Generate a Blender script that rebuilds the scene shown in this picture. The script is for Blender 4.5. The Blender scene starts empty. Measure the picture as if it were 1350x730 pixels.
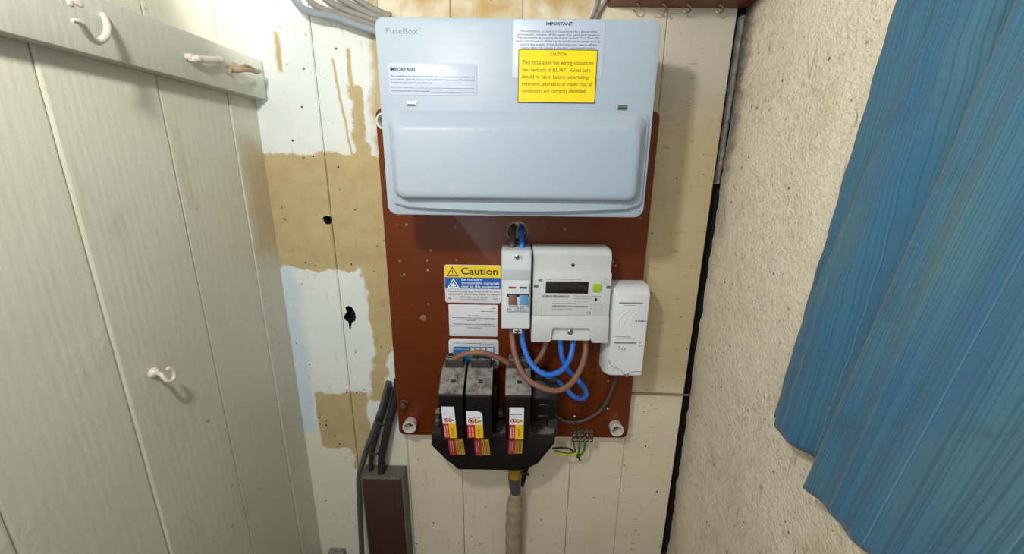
import bpy, bmesh, math, random
from mathutils import Vector, Matrix, noise

random.seed(7)
scene = bpy.context.scene
COL = scene.collection
PI = math.pi
R = math.radians

# ------------------------------------------------------------------ camera
F_PX = 513.0
CAM = Vector((0.0, -0.692, 0.83))
PITCH, YAW, ROLL = R(15.02), R(-0.284), R(0.66)
fw = Vector((math.sin(YAW) * math.cos(PITCH), math.cos(YAW) * math.cos(PITCH), -math.sin(PITCH)))
r0 = Vector((math.cos(YAW), -math.sin(YAW), 0))
u0 = r0.cross(fw)
cr = r0 * math.cos(ROLL) + u0 * math.sin(ROLL)
cu = u0 * math.cos(ROLL) - r0 * math.sin(ROLL)
cd = bpy.data.cameras.new('camera')
cd.sensor_fit = 'HORIZONTAL'
cd.sensor_width = 36.0
cd.lens = F_PX / 1350.0 * 36.0
cd.clip_start = 0.01
camo = bpy.data.objects.new('camera', cd)
COL.objects.link(camo)
m3 = Matrix((cr, cu, -fw)).transposed()
camo.matrix_world = Matrix.Translation(CAM) @ m3.to_4x4()
scene.camera = camo

# ------------------------------------------------------------------ light
scene.view_settings.view_transform = 'Standard'
scene.view_settings.look = 'None'
scene.view_settings.gamma = 1.0
scene.view_settings.use_curve_mapping = False
scene.view_settings.exposure = 0.2
world = bpy.data.worlds.new('world')
scene.world = world
world.use_nodes = True
world.node_tree.nodes['Background'].inputs['Color'].default_value = (0.97, 0.98, 1.0, 1)
world.node_tree.nodes['Background'].inputs['Strength'].default_value = 0.30


def lamp(name, kind, loc, energy, color, size, target=None, angle=60, blend=0.5):
    d = bpy.data.lights.new(name, kind)
    d.energy = energy
    d.color = color
    if kind == 'AREA':
        d.shape = 'DISK'
        d.size = size
    else:
        d.shadow_soft_size = size
    if kind == 'SPOT':
        d.spot_size = R(angle)
        d.spot_blend = blend
    o = bpy.data.objects.new(name, d)
    COL.objects.link(o)
    o.location = loc
    if target is not None:
        o.rotation_euler = (Vector(target) - Vector(loc)).to_track_quat('-Z', 'Y').to_euler()
    return o


# a bulb hanging left of the camera, and a small lamp high over the left corner
lamp('hanging_bulb', 'POINT', (-0.23, -0.62, 1.12), 10.0, (1.0, 0.98, 0.93), 0.03)
# added soft fill light, unseen, behind and to the left of the camera
lamp('rear_fill', 'AREA', (-0.42, -1.55, 0.75), 3.6, (0.97, 0.99, 1.0), 0.7, (0.05, 0.0, 0.62))
lamp('corner_lamp', 'SPOT', (-0.15, -0.105, 1.33), 10.0, (1.0, 0.98, 0.90), 0.015, (-0.435, -0.03, 1.09), 36, 0.8)


# ------------------------------------------------------------------ helpers
def at(px, py, y=0.0):
    """point of the place at depth y that the photograph shows at pixel px, py"""
    d = fw + cr * ((px - 675) / F_PX) - cu * ((py - 365) / F_PX)
    return CAM + d * ((y - CAM.y) / d.y)


def srgb(r, g, b):
    def l(c):
        c /= 255.0
        return c / 12.92 if c <= 0.04045 else ((c + 0.055) / 1.055) ** 2.4
    return (l(r), l(g), l(b), 1.0)


class NT:
    def __init__(self, name):
        self.m = bpy.data.materials.new(name)
        self.m.use_nodes = True
        self.t = self.m.node_tree
        self.b = self.t.nodes['Principled BSDF']
        self._pos = None

    def n(self, kind, **kw):
        nd = self.t.nodes.new(kind)
        for k, v in kw.items():
            setattr(nd, k, v)
        return nd

    def put(self, sock, v):
        if hasattr(v, 'is_linked') or isinstance(v, bpy.types.NodeSocket):
            self.t.links.new(v, sock)
        else:
            sock.default_value = v

    def math(self, op, a, b=None, clamp=False):
        nd = self.n('ShaderNodeMath', operation=op)
        nd.use_clamp = clamp
        self.put(nd.inputs[0], a)
        if b is not None:
            self.put(nd.inputs[1], b)
        return nd.outputs[0]

    def pos(self):
        if self._pos is None:
            g = self.n('ShaderNodeNewGeometry')
            self._pos = g.outputs['Position']
        return self._pos

    def scaled(self, sc):
        nd = self.n('ShaderNodeVectorMath', operation='MULTIPLY')
        self.put(nd.inputs[0], self.pos())
        nd.inputs[1].default_value = sc
        return nd.outputs[0]

    def noise(self, scale, detail=3, rough=0.55, vec=None, dist=0.0):
        nd = self.n('ShaderNodeTexNoise')
        self.put(nd.inputs['Vector'], vec if vec is not None else self.pos())
        nd.inputs['Scale'].default_value = scale
        nd.inputs['Detail'].default_value = detail
        nd.inputs['Roughness'].default_value = rough
        nd.inputs['Distortion'].default_value = dist
        return nd.outputs['Fac']

    def voro(self, scale, vec=None, rand=1.0):
        nd = self.n('ShaderNodeTexVoronoi')
        self.put(nd.inputs['Vector'], vec if vec is not None else self.pos())
        nd.inputs['Scale'].default_value = scale
        nd.inputs['Randomness'].default_value = rand
        return nd.outputs['Distance'], nd.outputs['Color']

    def step(self, v, a, b):
        nd = self.n('ShaderNodeMapRange')
        nd.interpolation_type = 'SMOOTHSTEP'
        self.put(nd.inputs['Value'], v)
        nd.inputs['From Min'].default_value = a
        nd.inputs['From Max'].default_value = b
        return nd.outputs['Result']

    def mix(self, fac, a, b):
        nd = self.n('ShaderNodeMix', data_type='RGBA')
        self.put(nd.inputs[0], fac)
        self.put(nd.inputs[6], a)
        self.put(nd.inputs[7], b)
        return nd.outputs[2]

    def bump(self, h, strength=0.3, dist=0.001, prev=None):
        nd = self.n('ShaderNodeBump')
        nd.inputs['Strength'].default_value = strength
        nd.inputs['Distance'].default_value = dist
        self.put(nd.inputs['Height'], h)
        if prev is not None:
            self.put(nd.inputs['Normal'], prev)
        return nd.outputs['Normal']

    def done(self, color=None, rough=0.5, metal=0.0, normal=None, spec=None):
        if color is not None:
            self.put(self.b.inputs['Base Color'], color)
        self.put(self.b.inputs['Roughness'], rough)
        self.b.inputs['Metallic'].default_value = metal
        if normal is not None:
            self.put(self.b.inputs['Normal'], normal)
        if spec is not None:
            self.b.inputs['Specular IOR Level'].default_value = spec
        return self.m


def plain(name, rgb, rough=0.5, metal=0.0, var=0.10, scale=60.0, bump=0.0, bscale=300.0, spec=None):
    t = NT(name)
    c = srgb(*rgb)
    d = tuple(max(0, x * (1 - var * 2)) for x in c[:3]) + (1,)
    col = t.mix(t.noise(scale, 4), c, d) if var else c
    nr = t.bump(t.noise(bscale, 3), bump, 0.0006) if bump else None
    return t.done(col, rough, metal, nr, spec)


def dusty(name, rgb, dust, amount=0.5, rough=0.5, scale=70.0):
    """dust settled on faces that look upwards"""
    t = NT(name)
    g = t.n('ShaderNodeNewGeometry')
    s = t.n('ShaderNodeSeparateXYZ')
    t.put(s.inputs[0], g.outputs['True Normal'])
    up = t.step(s.outputs[2], 0.25, 0.8)
    nz = t.step(t.noise(scale, 5, 0.65), 0.25, 0.65)
    f = t.math('MULTIPLY', t.math('MULTIPLY', up, nz), amount)
    f = t.math('ADD', f, t.math('MULTIPLY', t.step(t.noise(160, 4), 0.58, 0.75), amount * 0.18), True)
    col = t.mix(f, srgb(*rgb), srgb(*dust))
    return t.done(col, rough, 0, t.bump(t.noise(420, 3), 0.15, 0.0005))


# ------------------------------------------------------------------ mesh helpers
def wloc(o):
    v = Vector((0, 0, 0))
    while o is not None:
        v = v + o.location
        o = o.parent
    return v


def finish(name, me, material, parent=None, smooth=True, angle=38):
    if smooth:
        for p in me.polygons:
            p.use_smooth = True
        me.set_sharp_from_angle(angle=R(angle))
    if material is not None and not me.materials:
        me.materials.append(material)
    o = bpy.data.objects.new(name, me)
    COL.objects.link(o)
    if parent is not None:
        off = wloc(parent)
        if off.length > 1e-9:
            me.transform(Matrix.Translation(-off))
        o.parent = parent
    return o


def obj(name, bm, material, parent=None, smooth=True, angle=38):
    bmesh.ops.recalc_face_normals(bm, faces=bm.faces[:])
    me = bpy.data.meshes.new(name)
    bm.to_mesh(me)
    bm.free()
    return finish(name, me, material, parent, smooth, angle)


def tag(o, label, cat, group=None):
    o['label'] = label
    o['category'] = cat
    if group:
        o['group'] = group
    return o


def thing(name, loc, label, cat, group=None):
    o = bpy.data.objects.new(name, None)
    o.empty_display_size = 0.02
    COL.objects.link(o)
    o.location = loc
    return tag(o, label, cat, group)


def struct(o, label=None):
    o['kind'] = 'structure'
    if label:
        o['label'] = label
    return o


def copy_tree(o, delta=None, parent=None):
    c = o.copy()
    COL.objects.link(c)
    if parent is not None:
        c.parent = parent
    if delta is not None:
        c.location = Vector(o.location) + Vector(delta)
    for ch in list(o.children):
        copy_tree(ch, None, c)
    return c


def box(bm, x0, x1, y0, y1, z0, z1, bev=0.0, seg=2, xf=None):
    vs = [bm.verts.new((x, y, z)) for x in (x0, x1) for y in (y0, y1) for z in (z0, z1)]
    idx = [(0, 1, 3, 2), (4, 6, 7, 5), (0, 4, 5, 1), (2, 3, 7, 6), (0, 2, 6, 4), (1, 5, 7, 3)]
    fs = [bm.faces.new([vs[i] for i in f]) for f in idx]
    out = vs
    if bev > 0:
        es = list({e for f in fs for e in f.edges})
        r = bmesh.ops.bevel(bm, geom=es, offset=bev, segments=seg, profile=0.5, affect='EDGES')
        out = list({v for f in r['faces'] for v in f.verts} | {v for v in vs if v.is_valid})
    if xf is not None:
        for v in out:
            v.co = xf(v.co)
    return out


def rr_points(x0, x1, z0, z1, r, seg=5):
    rs = r if isinstance(r, (tuple, list)) else (r, r, r, r)   # tl, tr, br, bl
    pts = []
    for (cx, cz, a0, rad) in ((x0 + rs[0], z1 - rs[0], 180, rs[0]), (x1 - rs[1], z1 - rs[1], 90, rs[1]),
                              (x1 - rs[2], z0 + rs[2], 0, rs[2]), (x0 + rs[3], z0 + rs[3], -90, rs[3])):
        for k in range(seg + 1):
            a = R(a0 - 90.0 * k / seg)
            pts.append((cx + rad * math.cos(a), cz + rad * math.sin(a)))
    return pts


def loft(bm, loops, cap0=True, cap1=True):
    """loops: lists of (x, y, z) of the same length, joined in order"""
    L = [[bm.verts.new(p) for p in lp] for lp in loops]
    n = len(L[0])
    for a, b in zip(L[:-1], L[1:]):
        for i in range(n):
            j = (i + 1) % n
            bm.faces.new((a[i], a[j], b[j], b[i]))
    if cap0:
        bm.faces.new(L[0][::-1])
    if cap1:
        bm.faces.new(L[-1])
    return L


def rr_loft(bm, specs, seg=5):
    """specs: (x0, x1, z0, z1, r, y) from back to front"""
    return loft(bm, [[(x, s[5], z) for x, z in rr_points(s[0], s[1], s[2], s[3], s[4], seg)] for s in specs])


def plate(bm, x0, x1, z0, z1, y0, y1, r=0.002, bev=0.0006, seg=5):
    """rounded plate, back at y0, front at y1 (towards the viewer, y1 < y0)"""
    b = min(bev, abs(y0 - y1) * 0.6)
    rb = max(r - b, 0.0002)
    specs = [(x0, x1, z0, z1, r, y0), (x0, x1, z0, z1, r, y1 + b),
             (x0 + b * .3, x1 - b * .3, z0 + b * .3, z1 - b * .3, rb + b * .6, y1 + b * .3),
             (x0 + b, x1 - b, z0 + b, z1 - b, rb, y1)]
    return rr_loft(bm, specs, seg)


def prism(bm, pts, y0, y1, bev=0.0):
    """polygon (x, z) extruded along y"""
    a = [bm.verts.new((x, y0, z)) for x, z in pts]
    b = [bm.verts.new((x, y1, z)) for x, z in pts]
    n = len(pts)
    fs = [bm.faces.new(a[::-1]), bm.faces.new(b)]
    for i in range(n):
        j = (i + 1) % n
        fs.append(bm.faces.new((a[i], a[j], b[j], b[i])))
    if bev:
        es = list({e for f in fs for e in f.edges})
        bmesh.ops.bevel(bm, geom=es, offset=bev, segments=2, profile=0.5, affect='EDGES')


def xprism(bm, pts, x0, x1, bev=0.0):
    """polygon (y, z) extruded along x"""
    a = [bm.verts.new((x0, y, z)) for y, z in pts]
    b = [bm.verts.new((x1, y, z)) for y, z in pts]
    n = len(pts)
    fs = [bm.faces.new(a[::-1]), bm.faces.new(b)]
    for i in range(n):
        j = (i + 1) % n
        fs.append(bm.faces.new((a[i], a[j], b[j], b[i])))
    if bev:
        es = list({e for f in fs for e in f.edges})
        bmesh.ops.bevel(bm, geom=es, offset=bev, segments=2, profile=0.5, affect='EDGES')


def spline(pts, per=8):
    P = [Vector(p) for p in pts]
    P = [P[0] * 2 - P[1]] + P + [P[-1] * 2 - P[-2]]
    out = []
    for i in range(1, len(P) - 2):
        for k in range(per):
            t = k / per
            a, b, c, d = P[i - 1], P[i], P[i + 1], P[i + 2]
            out.append(0.5 * ((2 * b) + (c - a) * t + (2 * a - 5 * b + 4 * c - d) * t * t + (3 * b - a - 3 * c + d) * t ** 3))
    out.append(P[-2])
    return out


def tube(bm, pts, rad, seg=10, smooth=8, flat=1.0, flat_axis=None):
    path = spline(pts, smooth) if smooth else [Vector(p) for p in pts]
    n = len(path)
    rads = rad if callable(rad) else (lambda t: rad)
    T = [(path[min(i + 1, n - 1)] - path[max(i - 1, 0)]).normalized() for i in range(n)]
    ref = Vector((0, 1, 0)) if abs(T[0].y) < 0.9 else Vector((1, 0, 0))
    if flat_axis is not None:
        ref = Vector(flat_axis)
    N = (ref - T[0] * ref.dot(T[0])).normalized()
    loops = []
    for i in range(n):
        N = (N - T[i] * N.dot(T[i])).normalized()
        B = T[i].cross(N)
        r = rads(i / (n - 1))
        loops.append([path[i] + N * (math.cos(2 * PI * k / seg) * r * flat) + B * (math.sin(2 * PI * k / seg) * r) for k in range(seg)])
    loft(bm, loops)


def lathe(bm, prof, center, axis='y', seg=20):
    """prof: (radius, height) pairs, height along the axis (y: towards the viewer is negative)"""
    loops = []
    for r, h in prof:
        lp = []
        for k in range(seg):
            a = 2 * PI * k / seg
            if axis == 'y':
                lp.append((center[0] + r * math.cos(a), center[1] + h, center[2] + r * math.sin(a)))
            elif axis == 'z':
                lp.append((center[0] + r * math.cos(a), center[1] + r * math.sin(a), center[2] + h))
            else:
                lp.append((center[0] + h, center[1] + r * math.cos(a), center[2] + r * math.sin(a)))
        loops.append(lp)
    loft(bm, loops)


def cut(o, bms):
    """subtract solids from a mesh object"""
    for bm in bms:
        bmesh.ops.recalc_face_normals(bm, faces=bm.faces[:])
        me = bpy.data.meshes.new('cutter')
        me.materials.append(M['void'])  # cut faces get the painted-in shade colour
        bm.to_mesh(me)
        bm.free()
        c = bpy.data.objects.new('cutter', me)
        COL.objects.link(c)
        if o.parent is not None:
            c.matrix_world = Matrix.Identity(4)
        md = o.modifiers.new('cut', 'BOOLEAN')
        md.operation = 'DIFFERENCE'
        md.solver = 'EXACT'
        md.object = c
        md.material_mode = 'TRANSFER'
        bpy.context.view_layer.update()
        dg = bpy.context.evaluated_depsgraph_get()
        new = bpy.data.meshes.new_from_object(o.evaluated_get(dg))
        o.modifiers.clear()
        old = o.data
        o.data = new
        bpy.data.meshes.remove(old)
        bpy.data.objects.remove(c)
        bpy.data.meshes.remove(me)


_txt_cache = {}


def line_mesh(s, bold):
    key = (s, bold)
    if key not in _txt_cache:
        cv = bpy.data.curves.new('t', 'FONT')
        cv.body = s
        cv.size = 1.0
        cv.resolution_u = 2
        cv.offset = bold
        o = bpy.data.objects.new('t', cv)
        me = o.to_mesh()
        vs = [(v.co.x, v.co.y) for v in me.vertices]
        fs = [tuple(p.vertices) for p in me.polygons]
        o.to_mesh_clear()
        bpy.data.objects.remove(o)
        bpy.data.curves.remove(cv)
        _txt_cache[key] = (vs, fs)
    return _txt_cache[key]


def text(name, parent, material, y, rows, rot=None):
    """rows: (string, x0, x1, baseline z, cap height, bold); x1 None keeps natural width; flat print"""
    V, Fc = [], []
    for row in rows:
        s, x0, x1, zb, cap, bold = row
        vs, fs = line_mesh(s, bold)
        if not vs:
            continue
        xa = min(v[0] for v in vs)
        xb = max(v[0] for v in vs)
        sc = cap / 0.70
        sx = sc if x1 is None else (x1 - x0) / (xb - xa)
        b = len(V)
        for (vx, vy) in vs:
            V.append((x0 + (vx - xa) * sx, y, zb + vy * sc))
        for f in fs:
            Fc.append(tuple(b + i for i in f))
    if rot is not None:
        V = [rot(Vector(v)) for v in V]
    me = bpy.data.meshes.new(name)
    me.from_pydata([tuple(v) for v in V], [], Fc)
    me.update()
    return finish(name, me, material, parent, smooth=False)


def strokes(name, parent, material, y, rects, xf=None):
    """flat printed bars: (x0, x1, z0, z1)"""
    V, Fc = [], []
    for (x0, x1, z0, z1) in rects:
        b = len(V)
        V += [(x0, y, z0), (x1, y, z0), (x1, y, z1), (x0, y, z1)]
        Fc.append((b, b + 1, b + 2, b + 3))
    if xf:
        V = [tuple(xf(Vector(v))) for v in V]
    me = bpy.data.meshes.new(name)
    me.from_pydata(V, [], Fc)
    me.update()
    o = finish(name, me, material, parent, smooth=False)
    if len(rects) > 1:
        o['kind'] = 'stuff'
    return o


def polys(name, parent, material, y, plist, xf=None):
    V, Fc = [], []
    for pl in plist:
        b = len(V)
        V += [(p[0], y, p[1]) for p in pl]
        Fc.append(tuple(range(b, b + len(pl))))
    if xf:
        V = [tuple(xf(Vector(v))) for v in V]
    me = bpy.data.meshes.new(name)
    me.from_pydata(V, [], Fc)
    me.update()
    return finish(name, me, material, parent, smooth=False)


def ring_pts(cx, cz, ro, ri, n=20):
    out = []
    for k in range(n):
        a, b = 2 * PI * k / n, 2 * PI * (k + 1) / n
        out.append([(cx + ro * math.cos(a), cz + ro * math.sin(a)), (cx + ro * math.cos(b), cz + ro * math.sin(b)),
                    (cx + ri * math.cos(b), cz + ri * math.sin(b)), (cx + ri * math.cos(a), cz + ri * math.sin(a))])
    return out


def tri_frame(x0, x1, z0, z1, w):
    """outline triangle as three quads"""
    A, B, C = Vector((x0, z0)), Vector((x1, z0)), Vector(((x0 + x1) / 2, z1))
    g = (A + B + C) / 3
    k = 1 - w
    a, b, c = g + (A - g) * k, g + (B - g) * k, g + (C - g) * k
    return [[A, B, b, a], [B, C, c, b], [C, A, a, c]]


# ------------------------------------------------------------------ materials
def paint_back():
    t = NT('peeling_cream_paint')
    s = t.n('ShaderNodeSeparateXYZ')
    t.put(s.inputs[0], t.pos())
    warp = t.math('SUBTRACT', t.noise(22, 5, 0.6), 0.5)
    warp2 = t.math('SUBTRACT', t.noise(19, 5, 0.6, t.scaled((1.3, 1, 1))), 0.5)
    X = t.math('ADD', s.outputs[0], t.math('MULTIPLY', warp, 0.045))
    Z = t.math('ADD', s.outputs[2], t.math('MULTIPLY', warp2, 0.05))
    Xr, Zr = s.outputs[0], s.outputs[2]

    def bx(x0, x1, z0, z1, soft=0.004, xx=None, zz=None, shear=0.0):
        xx = xx or X
        zz = zz or Z
        if shear:
            xx = t.math('ADD', xx, t.math('MULTIPLY', t.math('SUBTRACT', zz, z0), shear))
        a = t.math('MINIMUM', t.math('SUBTRACT', xx, x0), t.math('SUBTRACT', x1, xx))
        b = t.math('MINIMUM', t.math('SUBTRACT', zz, z0), t.math('SUBTRACT', z1, zz))
        return t.step(t.math('MINIMUM', a, b), -soft, soft)

    n1 = t.noise(9, 4)
    cream = t.mix(n1, srgb(232, 225, 204), srgb(214, 202, 174))
    # right planks a little yellower and dirtier higher up
    yel = bx(0.215, 0.50, 0.42, 0.985, 0.05)
    col = t.mix(t.math('MULTIPLY', yel, 0.85), cream, t.mix(n1, srgb(196, 178, 136), srgb(172, 152, 112)))
    grey = bx(0.225, 0.50, 0.93, 1.30, 0.06)
    col = t.mix(t.math('MULTIPLY', grey, 0.75), col, srgb(188, 184, 174))
    # bare buff band over the top planks
    top = bx(-0.19, 0.12, 1.06, 1.30, 0.02)
    col = t.mix(t.math('MULTIPLY', top, t.step(t.noise(14, 3), 0.35, 0.6)), col, srgb(190, 160, 108))
    left = bx(-0.60, -0.218, -0.10, 1.40, 0.003, Xr, Zr)
    white = t.mix(t.noise(12, 4), srgb(232, 236, 229), srgb(216, 221, 213))
    blue = t.mix(t.math('MULTIPLY', t.step(t.noise(7, 5), 0.40, 0.75), 0.6), white, srgb(206, 217, 222))
    col = t.mix(left, col, blue)
    col = t.mix(t.math('MULTIPLY', t.math('MULTIPLY', bx(-0.60, -0.402, 0.27, 0.66, 0.012), left), 0.8), col, srgb(196, 211, 222))
    col = t.mix(t.math('MULTIPLY', t.math('MULTIPLY', bx(-0.345, -0.214, 0.18, 0.30, 0.015), left), 0.7), col, srgb(200, 213, 220))
    # lower left: plain cream
    col = t.mix(bx(-0.60, -0.214, -0.10, 0.30, 0.01), col, srgb(222, 218, 198))
    # buff bands where the white was never painted
    buff = t.mix(t.noise(30, 5, 0.65), srgb(204, 186, 142), srgb(164, 142, 98))
    tan_ = bx(-0.60, -0.214, 0.655, 0.857, 0.003)
    Xs = t.math('ADD', Xr, t.math('MULTIPLY', warp, 0.012))
    Zs = t.math('ADD', Zr, t.math('MULTIPLY', warp2, 0.03))
    for a in ((-0.2675, -0.2610, 0.84, 1.020, 0.0022, Xs, Zs, 0.035), (-0.2690, -0.2470, 0.84, 0.960, 0.0030, None, None, 0.06), (-0.2795, -0.2755, 0.84, 1.005, 0.0022, Xs, Zs, 0.115),
              (-0.268, -0.214, 0.50, 0.70, 0.003, None, None, 0.08), (-0.290, -0.262, 0.38, 0.56, 0.004, None, None, -0.20),
              (-0.398, -0.322, 0.268, 0.398, 0.0022, Xs, Zs), (-0.335, -0.290, 0.215, 0.40, 0.004),
              (-0.386, -0.378, 0.985, 1.04, 0.003, Xs, Zs), (-0.236, -0.214, 0.60, 1.30, 0.01)):
        tan_ = t.math('MAXIMUM', tan_, bx(*a))
    tl = t.math('MULTIPLY', tan_, left)
    col = t.mix(tl, col, buff)
    # crumbs of dirt
    d, _ = t.voro(62)
    dots = t.math('MULTIPLY', t.step(d, 0.18, 0.08), t.step(t.noise(31, 2), 0.52, 0.63))
    col = t.mix(t.math('MULTIPLY', dots, 0.8), col, srgb(92, 72, 50))
    sc = t.noise(26, 6, 0.75, t.scaled((2.6, 1, 0.7)))
    col = t.mix(t.math('MULTIPLY', t.step(sc, 0.56, 0.76), 0.5), col, srgb(128, 108, 78))
    hz = t.noise(60, 4, 0.6, t.scaled((0.5, 1, 3.2)))
    rightonly = t.step(Xr, 0.18, 0.24)
    col = t.mix(t.math('MULTIPLY', t.math('MULTIPLY', t.step(hz, 0.61, 0.70), rightonly), 0.55), col, srgb(104, 86, 60))
    gr = t.noise(90, 4, 0.6, t.scaled((1, 1, 0.06)))
    h = t.math('ADD', t.math('MULTIPLY', gr, 0.35), t.math('ADD', t.math('MULTIPLY', t.noise(70, 4), 0.5), t.math('MULTIPLY', tl, -0.5)))
    return t.done(col, 0.58, 0, t.bump(h, 0.4, 0.0014), 0.22)


def paint_left(name, a, b, corner=False):
    t = NT(name)
    s = t.n('ShaderNodeSeparateXYZ')
    t.put(s.inputs[0], t.pos())
    col = t.mix(t.noise(7, 4), srgb(*a), srgb(*b))
    if corner:
        w = t.math('MULTIPLY', t.math('SUBTRACT', t.noise(22, 5), 0.5), 0.05)
        yy = t.math('ADD', s.outputs[1], w)
        zz = t.math('ADD', s.outputs[2], w)
        m = t.math('MINIMUM', t.math('SUBTRACT', yy, -0.050), t.math('MINIMUM', t.math('SUBTRACT', zz, 0.695), t.math('SUBTRACT', 0.872, zz)))
        col = t.mix(t.math('MULTIPLY', t.step(m, -0.012, 0.016), 0.75), col, srgb(188, 172, 134))
    d, _ = t.voro(26)
    dots = t.math('MULTIPLY', t.step(d, 0.085, 0.045), t.step(t.noise(17, 2), 0.50, 0.60))
    col = t.mix(t.math('MULTIPLY', dots, 0.55), col, srgb(128, 116, 92))
    st = t.noise(11, 5, 0.7, t.scaled((1, 1.6, 0.5)))
    col = t.mix(t.math('MULTIPLY', t.step(st, 0.56, 0.80), 0.35), col, srgb(140, 126, 98))
    # brush marks and a wavy timber grain showing under the gloss
    wv = t.n('ShaderNodeTexWave')
    wv.wave_type = 'BANDS'
    wv.bands_direction = 'Y'
    wv.inputs['Scale'].default_value = 30
    wv.inputs['Distortion'].default_value = 14
    wv.inputs['Detail'].default_value = 2
    wv.inputs['Detail Scale'].default_value = 0.5
    t.put(wv.inputs['Vector'], t.scaled((1, 1, 0.10)))
    h = t.math('ADD', t.math('MULTIPLY', wv.outputs['Fac'], 0.08), t.math('MULTIPLY', t.noise(160, 3, 0.5, t.scaled((1, 1, 0.25))), 0.35))
    blob = t.math('MULTIPLY', t.step(t.noise(8, 2), 0.60, 0.74), t.noise(75, 3, 0.5, t.scaled((1, 1, 0.6)), 1.2))
    h = t.math('ADD', h, t.math('MULTIPLY', blob, 1.3))
    return t.done(col, 0.30, 0, t.bump(h, 0.6, 0.0020), 0.45)


def plaster():
    t = NT('rough_cream_plaster')
    col = t.mix(t.noise(7, 5, 0.6), srgb(243, 236, 218), srgb(226, 216, 190))
    col = t.mix(t.math('MULTIPLY', t.step(t.noise(5, 4, 0.6), 0.55, 0.75), 0.5), col, srgb(203, 178, 128))
    v = t.scaled((1, 1, 0.8))
    sp = t.noise(130, 6, 0.8, v)
    gate = t.step(t.noise(11, 3), 0.34, 0.60)
    col = t.mix(t.math('MULTIPLY', t.math('MULTIPLY', t.step(sp, 0.50, 0.66), gate), 0.42), col, srgb(126, 96, 58))
    d, _ = t.voro(70)
    col = t.mix(t.math('MULTIPLY', t.math('MULTIPLY', t.step(d, 0.2, 0.1), t.step(t.noise(33, 2), 0.55, 0.62)), 0.75), col, srgb(84, 66, 46))
    scr = t.noise(34, 4, 0.6, t.scaled((1, 2.4, 0.5)), 1.0)
    col = t.mix(t.math('MULTIPLY', t.step(scr, 0.64, 0.72), 0.55), col, srgb(112, 92, 66))
    # mould along the open corner, strongest at the top
    s = t.n('ShaderNodeSeparateXYZ')
    t.put(s.inputs[0], t.pos())
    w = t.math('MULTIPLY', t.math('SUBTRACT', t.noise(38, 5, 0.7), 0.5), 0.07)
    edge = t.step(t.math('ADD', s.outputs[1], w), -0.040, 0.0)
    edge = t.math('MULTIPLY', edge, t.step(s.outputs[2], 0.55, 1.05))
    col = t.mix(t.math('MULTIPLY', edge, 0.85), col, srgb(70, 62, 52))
    low = t.math('MULTIPLY', t.step(t.math('ADD', s.outputs[1], w), -0.06, 0.0), t.step(s.outputs[2], 0.85, 0.3))
    col = t.mix(t.math('MULTIPLY', low, 0.45), col, srgb(176, 172, 158))
    h = t.math('ADD', t.math('MULTIPLY', t.noise(60, 6, 0.7), 1.0), t.math('MULTIPLY', t.noise(240, 4, 0.6), 0.4))
    return t.done(col, 0.9, 0, t.bump(h, 1.0, 0.004), 0.2)


def board_mat():
    t = NT('red_brown_panel')
    col = t.mix(t.noise(10, 5, 0.6), srgb(116, 52, 14), srgb(88, 36, 8))
    col = t.mix(t.math('MULTIPLY', t.step(t.noise(34, 5, 0.7), 0.55, 0.75), 0.45), col, srgb(62, 24, 8))
    d, _ = t.voro(48)
    dots = t.math('MULTIPLY', t.step(d, 0.15, 0.06), t.step(t.noise(21, 2), 0.55, 0.62))
    col = t.mix(t.math('MULTIPLY', dots, 0.6), col, srgb(190, 160, 132))
    sc = t.noise(45, 3, 0.5, t.scaled((2.2, 1, 0.45)), 1.5)
    col = t.mix(t.math('MULTIPLY', t.step(sc, 0.72, 0.77), 0.5), col, srgb(180, 134, 96))
    return t.done(col, 0.36, 0, t.bump(t.noise(55, 5), 0.12, 0.001), 0.35)


def wood(name, a, b, rough=0.5, axis=(0.1, 1, 1)):
    t = NT(name)
    col = t.mix(t.noise(60, 5, 0.6, t.scaled(axis)), srgb(*a), srgb(*b))
    return t.done(col, rough, 0, t.bump(t.noise(90, 4, 0.6, t.scaled(axis)), 0.2, 0.001))


def cloth():
    t = NT('blue_slub_cloth')
    uv = t.n('ShaderNodeUVMap')
    m = t.n('ShaderNodeVectorMath', operation='MULTIPLY')
    t.put(m.inputs[0], uv.outputs[0])
    m.inputs[1].default_value = (1.0, 0.0025, 1.0)
    v = m.outputs[0]
    m2 = t.n('ShaderNodeVectorMath', operation='MULTIPLY')
    t.put(m2.inputs[0], uv.outputs[0])
    m2.inputs[1].default_value = (1.0, 0.45, 1.0)
    base = t.mix(t.step(t.noise(8, 2, 0.5, m2.outputs[0]), 0.35, 0.68), srgb(58, 106, 140), srgb(78, 116, 128))
    base = t.mix(t.math('MULTIPLY', t.step(t.noise(13, 4, 0.6, uv.outputs[0]), 0.54, 0.72), 0.45), base, srgb(58, 80, 88))
    thread = t.noise(480, 0, 0.5, v)
    slub = t.step(t.noise(190, 1, 0.5, v), 0.66, 0.74)
    col = t.mix(t.math('MULTIPLY', t.step(thread, 0.46, 0.66), 0.42), base, srgb(38, 76, 102))
    col = t.mix(t.math('MULTIPLY', slub, 0.5), col, srgb(96, 142, 166))
    h = t.math('ADD', t.math('MULTIPLY', thread, 0.6), t.math('MULTIPLY', slub, 0.9))
    m3_ = t.n('ShaderNodeVectorMath', operation='MULTIPLY')
    t.put(m3_.inputs[0], uv.outputs[0])
    m3_.inputs[1].default_value = (0.2, 1, 1)
    h = t.math('ADD', h, t.math('MULTIPLY', t.noise(420, 1, 0.5, m3_.outputs[0]), 0.35))
    t.b.inputs['Sheen Weight'].default_value = 0.15
    return t.done(col, 0.85, 0, t.bump(h, 0.7, 0.0012), 0.2)


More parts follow.
